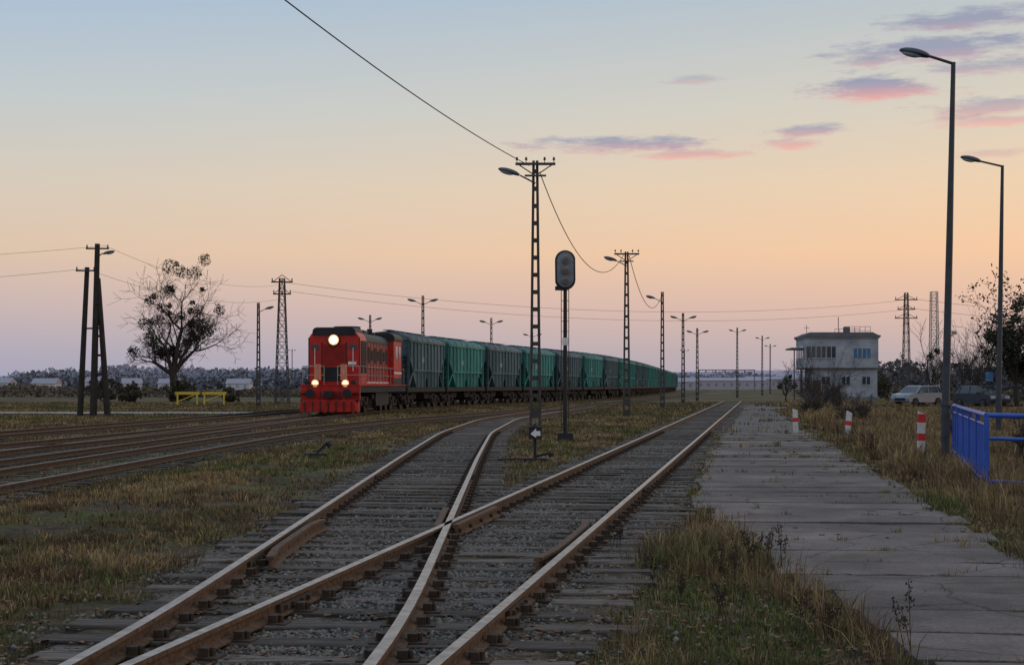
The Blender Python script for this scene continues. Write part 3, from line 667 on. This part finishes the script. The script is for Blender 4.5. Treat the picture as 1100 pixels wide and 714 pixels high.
e=empty('switch_stand',(.49,31.6,0)); mb=MB(); mb.box((0,0,.04),(.5,.3,.1),0); mb.tube((0,0,.05),(0,0,.5),.035,n=8)
mb.tube((0,0,.12),(.34,-.05,.2),.03,n=6); mb.tube((.34,-.05,.2),(.36,-.05,.12),.08,n=10); mb.tube((0,0,.08),(-.8,.0,.06),.018,n=5)
mb.box((0,0,.62),(.27,.25,.27),0); mb.tube((0,0,.75),(0,0,.82),.06,.03,8)
mb.add([(-.10,-.128,.60),(.02,-.128,.72),(.02,-.128,.66),(.11,-.128,.66),(.11,-.128,.56),(.02,-.128,.56),(.02,-.128,.52)],[(0,1,2,3,4,5,6)],1)
mb.obj('stand_and_lantern',[blackm,white],parent=e)
e=empty('ground_point_lever',(-4.4,33.5,0)); mb=MB(); mb.box((0,0,.05),(.5,.3,.12),0); mb.tube((0,0,.1),(.25,0,.35),.03,n=6); mb.tube((.25,0,.35),(.32,0,.25),.07,n=8); mb.obj('lever',[blackm],parent=e)
rp=mat('marker_red',(.5,.03,.03),.6,0,.2,5,0)
def marker(x,y,h,lean=0):
    e=empty('marker_post',(x,y,0)); e.rotation_euler=(0,lean,.3); mb=MB()
    w=.17; bands=[(-.1,.12,1),(.12,.38,0),(.38,.55,1),(.55,.8,0),(.8,1.0,1)] if h>.8 else [(-.1,.5,0),(.5,.68,1),(.68,1,0)]
    for a,b,m in bands:
        zt=(a+b)/2*h; mb.box((0,0,zt),(w-(.0005*m),.07,(b-a)*h),m)
    mb.prismY([(-w/2,h),(w/2,h),(-w/2,h+.06)],-.035,.035,0); mb.obj('post',[mat('marker_white_weathered',(.5,.5,.48),.7,0,.3,6,0),rp],parent=e)
marker(9.25,33.7,.98,.02); marker(10.35,46,.78,.1); marker(9.62,50.5,.78,-.03)
blue=mat('railing_blue_paint',(.012,.075,.38),.42,0,.25,4,.05,spec=.5)
e=empty('blue_railing'); mb=MB()
P0=Vector((7.2,22.6,-.03)); P1=Vector((10.0,33.7,-.03)); P2=Vector((10.9,21.5,-.1)); Hh=1.2
def run(a,b,posts,bars,rl):
    d=b-a
    for i in range(posts+1):
        p=a+d*(i/posts); mb.box(p+Vector((0,0,Hh/2)),(.075,.075,Hh),0,Matrix.Rotation(-math.atan2(d.x,d.y),3,'Z'))
    for zz,r in rl: mb.tube(a+Vector((0,0,zz)),b+Vector((0,0,zz)),r,n=8)
    for i in range(bars): p=a+d*((i+.5)/bars); mb.tube(p+Vector((0,0,.18)),p+Vector((0,0,1.05)),.013,n=5)
run(P0,P1,5,60,[(Hh,.04),(1.05,.024),(.18,.024)]); run(P0,P2,2,0,[(Hh,.04),(.85,.028),(.2,.028)])
mb.obj('posts_and_rails',[blue],parent=e)
mb=MB(); dP=(P1-P0); mb.box((P0+P1)/2,(.3,dP.length+.3,.16),0,Matrix.Rotation(-math.atan2(dP.x,dP.y),3,'Z')); mb.obj('concrete_edge',[conc],parent=e)
for bx in (-26.6,-24.4):
    e=empty('yellow_barrier',(bx,122,0)); mb=MB(); mb.box((0,0,1.0),(2.0,.06,.22),0)
    for sg in(-1,1): mb.box((sg*.8,0,.5),(.12,.1,1.05),0)
    mb.tube((-.8,0,.3),(.8,0,.95),.04,n=5); mb.obj('barrier_frame',[yell],parent=e)
def lattice(mb,h,w0,w1,n,r,m=0):
    pts=[]
    for i in range(n+1):
        t=i/n; w=(w0+(w1-w0)*t)/2; pts.append([Vector((sx*w,sy*w,h*t)) for sx,sy in((-1,-1),(1,-1),(1,1),(-1,1))])
    for i in range(n):
        for k in range(4):
            mb.tube(pts[i][k],pts[i+1][k],r,n=4,m=m,cap=False); a,b=(k,(k+1)%4)
            mb.tube(pts[i][a],pts[i+1][b],r*.5,n=3,m=m,cap=False); mb.tube(pts[i][b],pts[i+1][a],r*.5,n=3,m=m,cap=False); mb.tube(pts[i+1][a],pts[i+1][b],r*.5,n=3,m=m,cap=False)
steelg=mat('pylon_steel',(.07,.066,.068),.7,.3,.2,3,0)
def pylon(x,y,h,w0,w1,arms,name='electricity_pylon',m=steelg,r=.045,n=12):
    mb=MB(); lattice(mb,h,w0,w1,n,r)
    for zz,w in arms:
        mb.box((0,0,zz),(w,.14,.1),0)
        for q in(-.46,0,.46): mb.tube((q*w,0,zz),(q*w,0,zz+.32),.05,n=5,m=0)
        mb.tube((-w*.45,0,zz),(0,0,zz+.6),.03,n=4); mb.tube((w*.45,0,zz),(0,0,zz+.6),.03,n=4)
    e=empty(name,(x,y,0)); mb.obj('lattice',[m],parent=e)
pylon(-19.3,125,10.6,1.1,.4,[(10.3,1.8),(9.3,1.5)]); pylon(45,170,12.2,.9,.35,[(11.4,2.6),(10.3,2.0),(9.3,2.6)])
pylon(85,300,20.5,1.8,1.2,[],'communications_mast',mat('mast_pale',(.36,.32,.32),.7),.08,16)
wirem=mat('cable_black',(.02,.02,.022),.7,0,.1,1,0)
def wire(name,p0,p1,sag,r,n=24):
    mb=MB(); p0=Vector(p0);p1=Vector(p1); pr=None
    for i in range(n+1):
        t=i/n; p=p0.lerp(p1,t)-Vector((0,0,sag*4*t*(1-t)))
        if pr is not None: mb.tube(pr,p,r,n=5,cap=False)
        pr=p
    mb.obj(name,[wirem])
wire('overhead_cable',(-6.55,14.8,8.95),(.55,48.3,8.75),.42,.014,40); wire('overhead_cable',(.9,48.4,8.55),(5.8,77.4,8.4),1.9,.016); wire('overhead_cable',(6.1,77.6,8.4),(10.6,105.8,7.9),1.6,.018)
for q,zz in ((-.8,10.4),(.8,9.5)): wire('power_line',(-19.3+q,125,zz),(45+q,170,zz+.9),1.9,.013,40)
for zz,q in ((8.9,.4),(7.7,-.6)): wire('power_line',(-21.6+q,77.6,zz),(-19.3,125,zz+1.2),.9,.009); wire('power_line',(-21.6+q,77.6,zz),(-60,60,zz),1.5,.008)
wire('power_line',(45,170,11.6),(120,185,12),2.2,.018); wire('power_line',(45,170,10.5),(120,185,11),2.2,.018)
# ------------------------------------------------------------ signal box building
plaster=mat('pale_plaster',(.27,.285,.325),.85,0,.18,.8,.1,col2=(.39,.40,.435)); slab=mat('roof_concrete',(.13,.13,.14),.8,0,.2,1,.1); plinth=mat('plinth_grey',(.2,.2,.21),.85)
win=mat('window_glass',(.03,.04,.06),.1,0,.3,.5,0,spec=.6); bluew=mat('window_blue_blind',(.06,.15,.28),.3,0,.2,1,0); fr=mat('window_frame',(.42,.43,.45),.6)
e=empty('signal_box_building',(33.0,152,0),-.06); mb=MB()
mb.box((.5,0,1.65),(6.4,5.8,3.5),0); mb.box((.1,0,4.85),(7.3,6.4,2.9),0); mb.box((.1,0,6.55),(7.7,6.8,.2),1); mb.box((.1,0,6.38),(7.5,6.6,.12),0)
mb.prismY([(-3.6,6.65),(3.8,6.65),(3.2,6.95),(-3.0,6.95)],-3.2,3.2,1)
mb.box((-4.0,-.2,5.35),(1.5,5.3,.16),1); mb.box((.5,0,.25),(6.44,5.84,.5),2); mb.box((.1,0,3.37),(7.36,6.46,.1),1)
mb.obj('walls_and_roof',[plaster,slab,plinth],parent=e)
mb=MB()
for i in range(3):
    x=-2.9+i*1.0; mb.box((x,-3.21,4.95),(.86,.05,1.15),0); mb.box((x,-3.245,4.95),(.05,.03,1.15),2); mb.box((x,-3.245,4.35),(.95,.1,.06),2)
for x in (1.7,2.6): mb.box((x,-3.21,4.85),(.75,.05,.95),1); mb.box((x,-3.245,4.85),(.05,.03,.95),2)
for x in (-1.4,.6,2.6): mb.box((x,-2.91,2.1),(.75,.05,.8),0); mb.box((x,-2.945,2.1),(.05,.03,.8),2); mb.box((x,-2.94,1.68),(.9,.1,.06),2)
mb.box((-2.3,-2.91,1.1),(.85,.05,2.1),3)
for y in (-2,-.6,.8,2.2): mb.box((-3.56,y,5.0),(.05,1.0,1.2),0); mb.box((-2.71,y,2.0),(.05,.7,.8),0)
mb.obj('windows_and_door',[win,bluew,fr,mat('door_brown',(.08,.05,.035),.6)],parent=e)
mb=MB()
for x in np.linspace(.4,3.0,6):
    for y in (-3.0,3.0): mb.tube((float(x),y,6.65),(float(x),y,7.5),.022,n=5)
for y in (-3.0,3.0):
    for zz in (7.1,7.5): mb.tube((.4,y,zz),(3.0,y,zz),.022,n=5)
mb.box((1.2,.5,7.1),(.6,.6,1.0),1); mb.tube((.3,0,6.6),(.3,0,8.6),.04,n=6); mb.tube((-2.9,0,6.6),(-2.9,0,7.8),.03,n=6); mb.tube((-3.2,0,7.5),(-2.6,0,7.5),.02,n=4)
for k in range(12): mb.box((-3.3,-2.6+k*.35,.3+k*.27),(.9,.35,.05),0)
mb.tube((-3.75,-2.6,1.2),(-3.75,1.3,4.2),.03,n=5); mb.tube((-4.5,-2.7,0),(-4.5,-2.7,5.3),.06,n=8)
mb.obj('roof_railing_chimney_stairs',[steelg,slab],parent=e)
# ------------------------------------------------------------ cars
def car(x,y,rz,paint,lit=False):
    e=empty('parked_car',(x,y,.02),rz); mb=MB()
    low=[(-2.1,.35),(-2.18,.6),(-2.1,.92),(-1.3,1.02),(1.6,1.05),(2.05,.98),(2.15,.6),(2.1,.32),(1.75,.3),(1.65,.58),(1.35,.68),(1.05,.58),(.95,.3),(-.95,.3),(-1.05,.58),(-1.35,.68),(-1.65,.58),(-1.75,.3)]
    mb.prismX(low,-.87,.87,0)
    def cab(y0,y1,y2,y3,z0,z1,w0,w1,m):
        vs=[(-w0,y0,z0),(w0,y0,z0),(w0,y3,z0),(-w0,y3,z0),(-w1,y1,z1),(w1,y1,z1),(w1,y2,z1),(-w1,y2,z1)]
        mb.add(vs,[(3,2,1,0),(4,5,6,7),(0,1,5,4),(1,2,6,5),(2,3,7,6),(3,0,4,7)],m)
    cab(-1.25,-.5,1.5,2.0,1.03,1.55,.84,.68,1); cab(-.55,-.42,1.42,1.6,1.53,1.6,.69,.64,0)
    for sg in(-1,1):
        for yb,yt in ((-1.22,-.52),(.25,.3),(1.5,1.3),(1.98,1.52)): mb.tube((sg*.845,yb,1.03),(sg*.695,yt,1.56),.035,n=5,m=0)
        mb.box((sg*.95,-.85,1.08),(.16,.1,.12),0)
        for yy in(-1.35,1.35): mb.tube((sg*.68,yy,.33),(sg*.9,yy,.33),.33,.33,18,2); mb.tube((sg*.9,yy,.33),(sg*.91,yy,.33),.2,.2,12,3)
        mb.box((sg*.62,-2.13,.78),(.38,.1,.16),4); mb.box((sg*.66,2.1,.85),(.3,.08,.2),5)
    mb.box((0,-2.17,.55),(1.0,.05,.2),2)
    mb.obj('body_windows_wheels',[paint,glass,blackm,steelg,lens,rp],parent=e,bevel=.02)
car(31.9,117,-.95,mat('car_paint_silver_grey',(.30,.32,.36),.3,.2,.05,1,0,spec=.6)); car(34.0,108,.35,mat('car_paint_dark',(.04,.045,.06),.3,.2,.1,1,0,spec=.6))
# ------------------------------------------------------------ trees
bark=mat('tree_bark',(.05,.04,.035),.95,0,.3,4,.4); leafm=attr_mat('foliage',.85)
def tree(name,x,y,h,seed,levels=6,kids=3,ang=(22,50),ratio=.76,trunk=.24,r0=None,clumps=0,clr=.7,leafy=0,leafc=(.035,.04,.02),flat=1.0,twig=.014,lsz=.09,multi=1,rad=None,side=.75,cz=.3,up=.03):
    rnd=random.Random(seed); mb=MB(); ends=[]
    r0=r0 or h*.028
    def br(p,d,Ln,r,lev):
        n=3 if lev>1 else 2; sides=7 if lev>=levels-1 else (4 if lev>2 else 3)
        for i in range(n):
            d=(d+Vector((rnd.gauss(0,.13),rnd.gauss(0,.13),rnd.gauss(up,.08)))).normalized(); q=p+d*Ln/n; r2=max(r*(.86 if lev else .7),twig*.7)
            mb.tube(p,q,max(r,twig),r2,sides,0,False); p,r=q,r2
            if lev>0 and lev<levels and i<n-1 and rnd.random()<side: child(p,d,Ln*.8,r*.6,lev)
        ends.append((p,lev))
        if lev>0:
            kk=kids if lev<levels else kids+2
            for k in range(kk): child(p,d,Ln,r,lev,k,kk)
            if lev==levels: br(p,d,Ln*1.6,r*.75,lev-1)
    def child(p,d,Ln,r,lev,k=None,kk=3):
        a=math.radians(rnd.uniform(*ang)); az=rnd.uniform(0,6.28) if k is None else 2*math.pi*k/kk+rnd.uniform(-.5,.5)
        u=d.orthogonal().normalized(); w=d.cross(u); nd=(d*math.cos(a)+(u*math.cos(az)+w*math.sin(az))*math.sin(a)); nd.z=nd.z*flat+.05
        br(p,nd.normalized(),Ln*ratio*rnd.uniform(.75,1.15)*(1.35 if lev==levels and multi==1 else 1),r*.62,lev-1)
    for m_ in range(multi):
        d0=Vector((0,0,1)) if multi==1 else Vector((rnd.gauss(0,.45),rnd.gauss(0,.45),1)).normalized()
        br(Vector((rnd.gauss(0,.2) if multi>1 else 0,rnd.gauss(0,.2) if multi>1 else 0,-.1)),d0,h*trunk,r0,levels)
    A0=np.array(mb.v); zs_=np.sort(A0[:,2]); zmax=zs_[int(len(zs_)*.998)]
    if rad:
        E=np.array([tuple(p) for p,l in ends]); mx,my,mz=E[:,0].mean(),E[:,1].mean(),E[:,2].mean()
    else: mx=my=0; mz=1
    sc=h/zmax; sx=sc
    if rad:
        rs=np.sort(np.hypot(A0[:,0]-mx*A0[:,2]/mz,A0[:,1]-my*A0[:,2]/mz)); sx=rad/rs[int(len(rs)*.985)]
    tf=lambda a,b,c:((a-mx*c/mz)*sx,(b-my*c/mz)*sx,c*sc)
    mb.v=[tf(*v) for v in mb.v]; ends=[(Vector(tf(p.x,p.y,p.z)),l) for p,l in ends]
    e=empty(name,(x,y,0)); mb.obj('trunk_and_branches',[bark],parent=e)
    pts=[]
    if clumps:
        cand=[p for p,l in ends if l<=2 and p.z>h*cz and (rad is None or math.hypot(p.x,p.y)<rad*.8)]
        for c in rnd.sample(cand,min(clumps,len(cand))):
            rr=clr*rnd.uniform(.45,1.3)
            for k in range(int(260*rr)+30):
                v=Vector((rnd.gauss(0,1),rnd.gauss(0,1),rnd.gauss(0,1))).normalized()*rr*rnd.random()**.4; pts.append(c+v)
    if leafy:
        for p,l in ends:
            if l<=1:
                for k in range(leafy): pts.append(p+Vector((rnd.gauss(0,.28),rnd.gauss(0,.28),rnd.gauss(0,.25)))*(h/9))
    if pts:
        P=np.array([tuple(p) for p in pts]); n=len(P); A=rng.normal(0,1,(n,2,3)); A/=np.linalg.norm(A,axis=2,keepdims=True); s_=lsz*rng.uniform(.6,1.4,(n,1))
        V=np.stack([P-A[:,0]*s_,P-A[:,1]*s_*.6,P+A[:,0]*s_,P+A[:,1]*s_*.6],1).reshape(-1,3)
        C=np.array([leafc])*rng.uniform(.5,1.6,(n,1))
        mkobj('foliage',npmesh('foliage',V,np.arange(n*4).reshape(-1,4),[leafm],np.repeat(C,4,0)),parent=e)
    return e
tree('mistletoe_tree',-33.8,150,13.6,17,levels=5,kids=3,ang=(25,58),ratio=.74,trunk=.17,clumps=58,clr=.62,r0=.48,twig=.014,rad=6.3,leafc=(.03,.033,.022),lsz=.10,side=.9,cz=.34,up=.05)
tree('ivy_covered_tree',38.0,112,9.2,8,levels=4,kids=3,ang=(20,50),trunk=.2,leafy=14,leafc=(.045,.048,.032),flat=.95,lsz=.12,rad=3.4,clumps=22,clr=.6)
for i,(x,y,h) in enumerate([(36.5,118,6.2),(35,124,7.2),(45,140,8.5),(50,165,8),(47,150,6.8),(26.0,141,3.8),(56,175,9),(36.0,100,5.0),(42,119,8.2),(40,108,7.0),(52,150,8.2)]): tree('bare_tree',x,y,h,20+i,levels=4,kids=3,ang=(18,45),trunk=.2,clumps=4 if i%2 else 0,clr=.4,twig=.012,rad=h*.36)
for i,(x,y,h) in enumerate([(17.8,88,3.3),(18.9,91,3.9),(20.1,93,2.8),(14.2,62,1.3),(16.5,70,1.3),(13.2,44,1.1),(12.5,36,.9),(15.8,78,1.5),(21.5,98,1.6),(11.6,29,.9),(12.2,24,.9)]): tree('bare_shrub',x,y,h,40+i,levels=3,kids=3,ang=(15,45),trunk=.25,multi=5,r0=.03,twig=.009,leafy=1,leafc=(.12,.075,.045),lsz=.024)
for i,(x,y,h) in enumerate([(44,190,6.5),(-31.5,142,2.0),(-37,144,1.7),(-28,146,1.3),(-41,150,2.2)]): tree('leafy_bush',x,y,h,60+i,levels=3,kids=3,trunk=.2,multi=4,r0=.05,leafy=22,leafc=(.085,.075,.055),lsz=.13)
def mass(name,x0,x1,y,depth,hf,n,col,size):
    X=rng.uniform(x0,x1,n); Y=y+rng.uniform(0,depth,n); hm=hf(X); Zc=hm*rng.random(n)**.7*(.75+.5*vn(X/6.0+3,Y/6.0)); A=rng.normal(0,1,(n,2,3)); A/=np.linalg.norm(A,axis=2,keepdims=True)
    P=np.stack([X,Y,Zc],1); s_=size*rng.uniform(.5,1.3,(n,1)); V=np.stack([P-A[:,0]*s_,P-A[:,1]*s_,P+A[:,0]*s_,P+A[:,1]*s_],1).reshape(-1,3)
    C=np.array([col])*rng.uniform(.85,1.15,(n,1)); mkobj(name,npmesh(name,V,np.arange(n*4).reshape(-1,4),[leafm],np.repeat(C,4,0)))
mass('distant_treeline',-420,-40,620,50,lambda X:2.5+4.5*vn(X/38+5,X*0+2)+2.5*vn(X/9,X*0),26000,(.23,.235,.28),1.0)  # treeline colours have the distance haze painted in
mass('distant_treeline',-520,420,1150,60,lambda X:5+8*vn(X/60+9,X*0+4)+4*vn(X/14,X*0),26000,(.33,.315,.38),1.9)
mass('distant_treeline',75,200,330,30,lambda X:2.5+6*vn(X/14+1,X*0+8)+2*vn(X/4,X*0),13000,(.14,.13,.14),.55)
mass('scrub_hedge',-110,-22,205,16,lambda X:.5+1.2*vn(X/7,X*0+1),9000,(.12,.095,.07),.25)
mass('scrub_hedge',37,95,135,14,lambda X:.5+1.9*vn(X/5+4,X*0+1),8000,(.09,.07,.05),.2)
hm_=mat('hill_haze',(.37,.34,.41),1,0,.05,.01,0)  # aerial haze painted into the hill colour
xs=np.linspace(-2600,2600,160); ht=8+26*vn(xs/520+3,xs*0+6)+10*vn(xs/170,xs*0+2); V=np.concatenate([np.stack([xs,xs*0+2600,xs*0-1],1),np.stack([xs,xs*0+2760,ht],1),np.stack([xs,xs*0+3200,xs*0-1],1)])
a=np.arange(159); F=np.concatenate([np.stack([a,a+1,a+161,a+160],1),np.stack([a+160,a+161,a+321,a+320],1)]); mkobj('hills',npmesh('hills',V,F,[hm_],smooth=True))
hr=mat('distant_roof',(.30,.28,.32),.9)  # roof colour includes painted distance haze
def house(name,x,y,w,d,h,rf,rz=0,wc=(.5,.5,.54)):
    hw=mat('distant_wall',wc,.9); hwin=mat('distant_window',tuple(c*.6 for c in wc),.5)  # wall and window colours carry painted distance haze
    e=empty(name,(x,y,0),rz); mb=MB(); mb.box((0,0,h/2),(w,d,h),0); mb.obj('walls',[hw],parent=e)
    mb=MB(); mb.prismX([(-d/2-.3,h+.002),(d/2+.3,h+.002),(0,h+rf)],-w/2-.3,w/2+.3,0); mb.obj('roof',[hr],parent=e)
    mb=MB(); n=max(2,int(w/3))
    for i in range(n): mb.box((-w/2+(i+.5)*w/n,-d/2-.03,h*.55),(1.0,.06,1.2),0)
    mb.obj('windows',[hwin],parent=e)
for a in [(-175,560,9,7,2.4,2),(-160,575,8,7,3,2),(-143,560,7,7,2.4,2),(-196,570,10,8,2.6,2),(-108,590,9,9,2.4,2),(-132,575,8,8,2.5,1.8)]: house('distant_house',*a,rz=random.uniform(-.4,.4))
for a in [(78,600,46,18,3.6,1.2),(112,620,30,16,4.2,1.2),(60,560,16,12,3.0,1.2)]: house('warehouse',*a,wc=(.36,.34,.38))
for x,y,h in [(64,330,11),(68,350,11),(52,300,10),(58,290,9),(74,380,12),(44,380,11),(-62,420,12)]: ladder_pole(x,y,h,lamps_=2,arm=False,wb=.3)
e=empty('signal_gantry',(62,430,0)); mb=MB()
for sg in(-1,1): mb.box((sg*8,0,3.0),(.25,.25,6.0),0)
mb.box((0,0,6.1),(16.4,.3,.25),0)
for k in range(5): mb.box((-6+k*2.8,0,5.6),(.35,.3,.7),0)
mb.obj('gantry_frame',[mat('gantry_grey',(.16,.155,.17),.8)],parent=e)
e=empty('road_sign',(36.2,113,0)); mb=MB(); mb.tube((0,0,0),(0,0,2.2),.04,n=6,m=1); mb.box((0,-.06,2.3),(.55,.03,.7),0); mb.obj('sign',[mat('sign_blue',(.1,.25,.5),.5),steelg],parent=e)
# ------------------------------------------------------------ world (dusk sky)
w=bpy.data.worlds.new('World'); scene.world=w; w.use_nodes=True; N=w.node_tree.nodes; K=w.node_tree.links; bg=N['Background']
def M(op,a,b=None,c=None,clamp=False):
    n=N.new('ShaderNodeMath'); n.operation=op; n.use_clamp=clamp
    for i_,s_ in enumerate((a,b,c)):
        if s_ is None: continue
        if isinstance(s_,(int,float)): n.inputs[i_].default_value=s_
        else: K.new(s_,n.inputs[i_])
    return n.outputs[0]
tc=N.new('ShaderNodeTexCoord'); sp=N.new('ShaderNodeSeparateXYZ'); K.new(tc.outputs['Generated'],sp.inputs[0])
el=M('ARCSINE',sp.outputs[2]); az=M('ARCTAN2',sp.outputs[0],sp.outputs[1])
f=M('DIVIDE',el,math.radians(32),clamp=True)
rp_=N.new('ShaderNodeValToRGB'); cr=rp_.color_ramp
stops=[(0,(176,168,183)),(1.3,(192,177,183)),(3,(220,189,178)),(5,(240,203,172)),(7.5,(232,210,186)),(10.5,(211,209,202)),(14.5,(182,197,211)),(22,(186,202,222)),(32,(192,208,230))]
while len(cr.elements)<len(stops): cr.elements.new(.5)
for q,(d,c) in zip(cr.elements,stops): q.position=d/32; q.color=(*S(*c),1)
cr.interpolation='LINEAR'
K.new(f,rp_.inputs[0])
def mixc(fac,a,b,mode='MIX'):
    x=N.new('ShaderNodeMix'); x.data_type='RGBA'; x.blend_type=mode
    if isinstance(fac,(int,float)): x.inputs[0].default_value=fac
    else: K.new(fac,x.inputs[0])
    for s_,i_ in ((a,6),(b,7)):
        if isinstance(s_,tuple): x.inputs[i_].default_value=(*s_,1)
        else: K.new(s_,x.inputs[i_])
    return x.outputs[2]
azf=M('ADD',M('MULTIPLY',M('SINE',az),1.5),.5,clamp=True)
tint=mixc(azf,(.84,.93,1.02),(1.07,1.0,.90)); col=mixc(1.0,rp_.outputs[0],tint,'MULTIPLY')
cv=N.new('ShaderNodeCombineXYZ'); K.new(M('MULTIPLY',az,14),cv.inputs[0]); K.new(M('MULTIPLY',el,70),cv.inputs[1])
nz=N.new('ShaderNodeTexNoise'); nz.inputs['Scale'].default_value=2.2; nz.inputs['Detail'].default_value=8; nz.inputs['Roughness'].default_value=.68; K.new(cv.outputs[0],nz.inputs['Vector'])
def cloud(a,e_,sx,sy,am):
    dx=M('DIVIDE',M('SUBTRACT',az,a),sx); dy=M('DIVIDE',M('SUBTRACT',el,e_),sy)
    r=M('SQRT',M('ADD',M('MULTIPLY',dx,dx),M('MULTIPLY',dy,dy)))
    v=M('ADD',M('SUBTRACT',1.15,r),M('MULTIPLY',M('SUBTRACT',nz.outputs[0],.5),3.0))
    return M('MULTIPLY',M('MULTIPLY_ADD',v,1.4,-.05,clamp=True),am), dy
px=lambda x:math.atan((x-550)/1600); py=lambda y,x=550:math.atan((414-y)/1600*math.cos(px(x)))
for (x,y,wx,wy,am,pink) in [(665,155,100,9,.9,.05),(740,166,55,6,.75,.9),(930,92,62,12,.95,.0),(950,101,74,8,.9,.75),(865,141,42,7,.8,.2),(850,155,40,6,.7,.95),(1040,22,80,13,.9,-.2),(1010,52,120,14,.9,-.2),(930,66,35,5,.6,.0),(1060,72,60,9,.7,0),(1070,115,70,10,.7,.3),(1060,130,60,6,.6,.9),(750,86,35,5,.45,.1),(1075,165,50,5,.4,.7)]:
    mk,dy=cloud(px(x),py(y,x),wx/1600,wy/1600,am)
    g=M('MULTIPLY_ADD',dy,-.4,.15+pink*.6,clamp=True)
    cc=mixc(g,S(152,157,180),S(246,172,162)); col=mixc(mk,col,cc)
K.new(col,bg.inputs['Color']); bg.inputs['Strength'].default_value=1.0
sun=bpy.data.lights.new('sun','SUN'); sun.energy=.35; sun.angle=math.radians(12); sun.color=(1,.68,.45)
so=bpy.data.objects.new('sun',sun); scene.collection.objects.link(so); so.rotation_euler=(math.radians(78),0,math.radians(115))
# ------------------------------------------------------------ camera
cam=bpy.data.cameras.new('camera'); co=bpy.data.objects.new('camera',cam); scene.collection.objects.link(co); co.location=(0,0,1.62); co.rotation_euler=(math.radians(90),0,0)
cam.sensor_width=36; cam.lens=52.36; cam.shift_y=.0518; cam.clip_end=9000; cam.clip_start=.1; scene.camera=co
scene.view_settings.view_transform='Standard'; scene.view_settings.look='None'; scene.view_settings.exposure=0
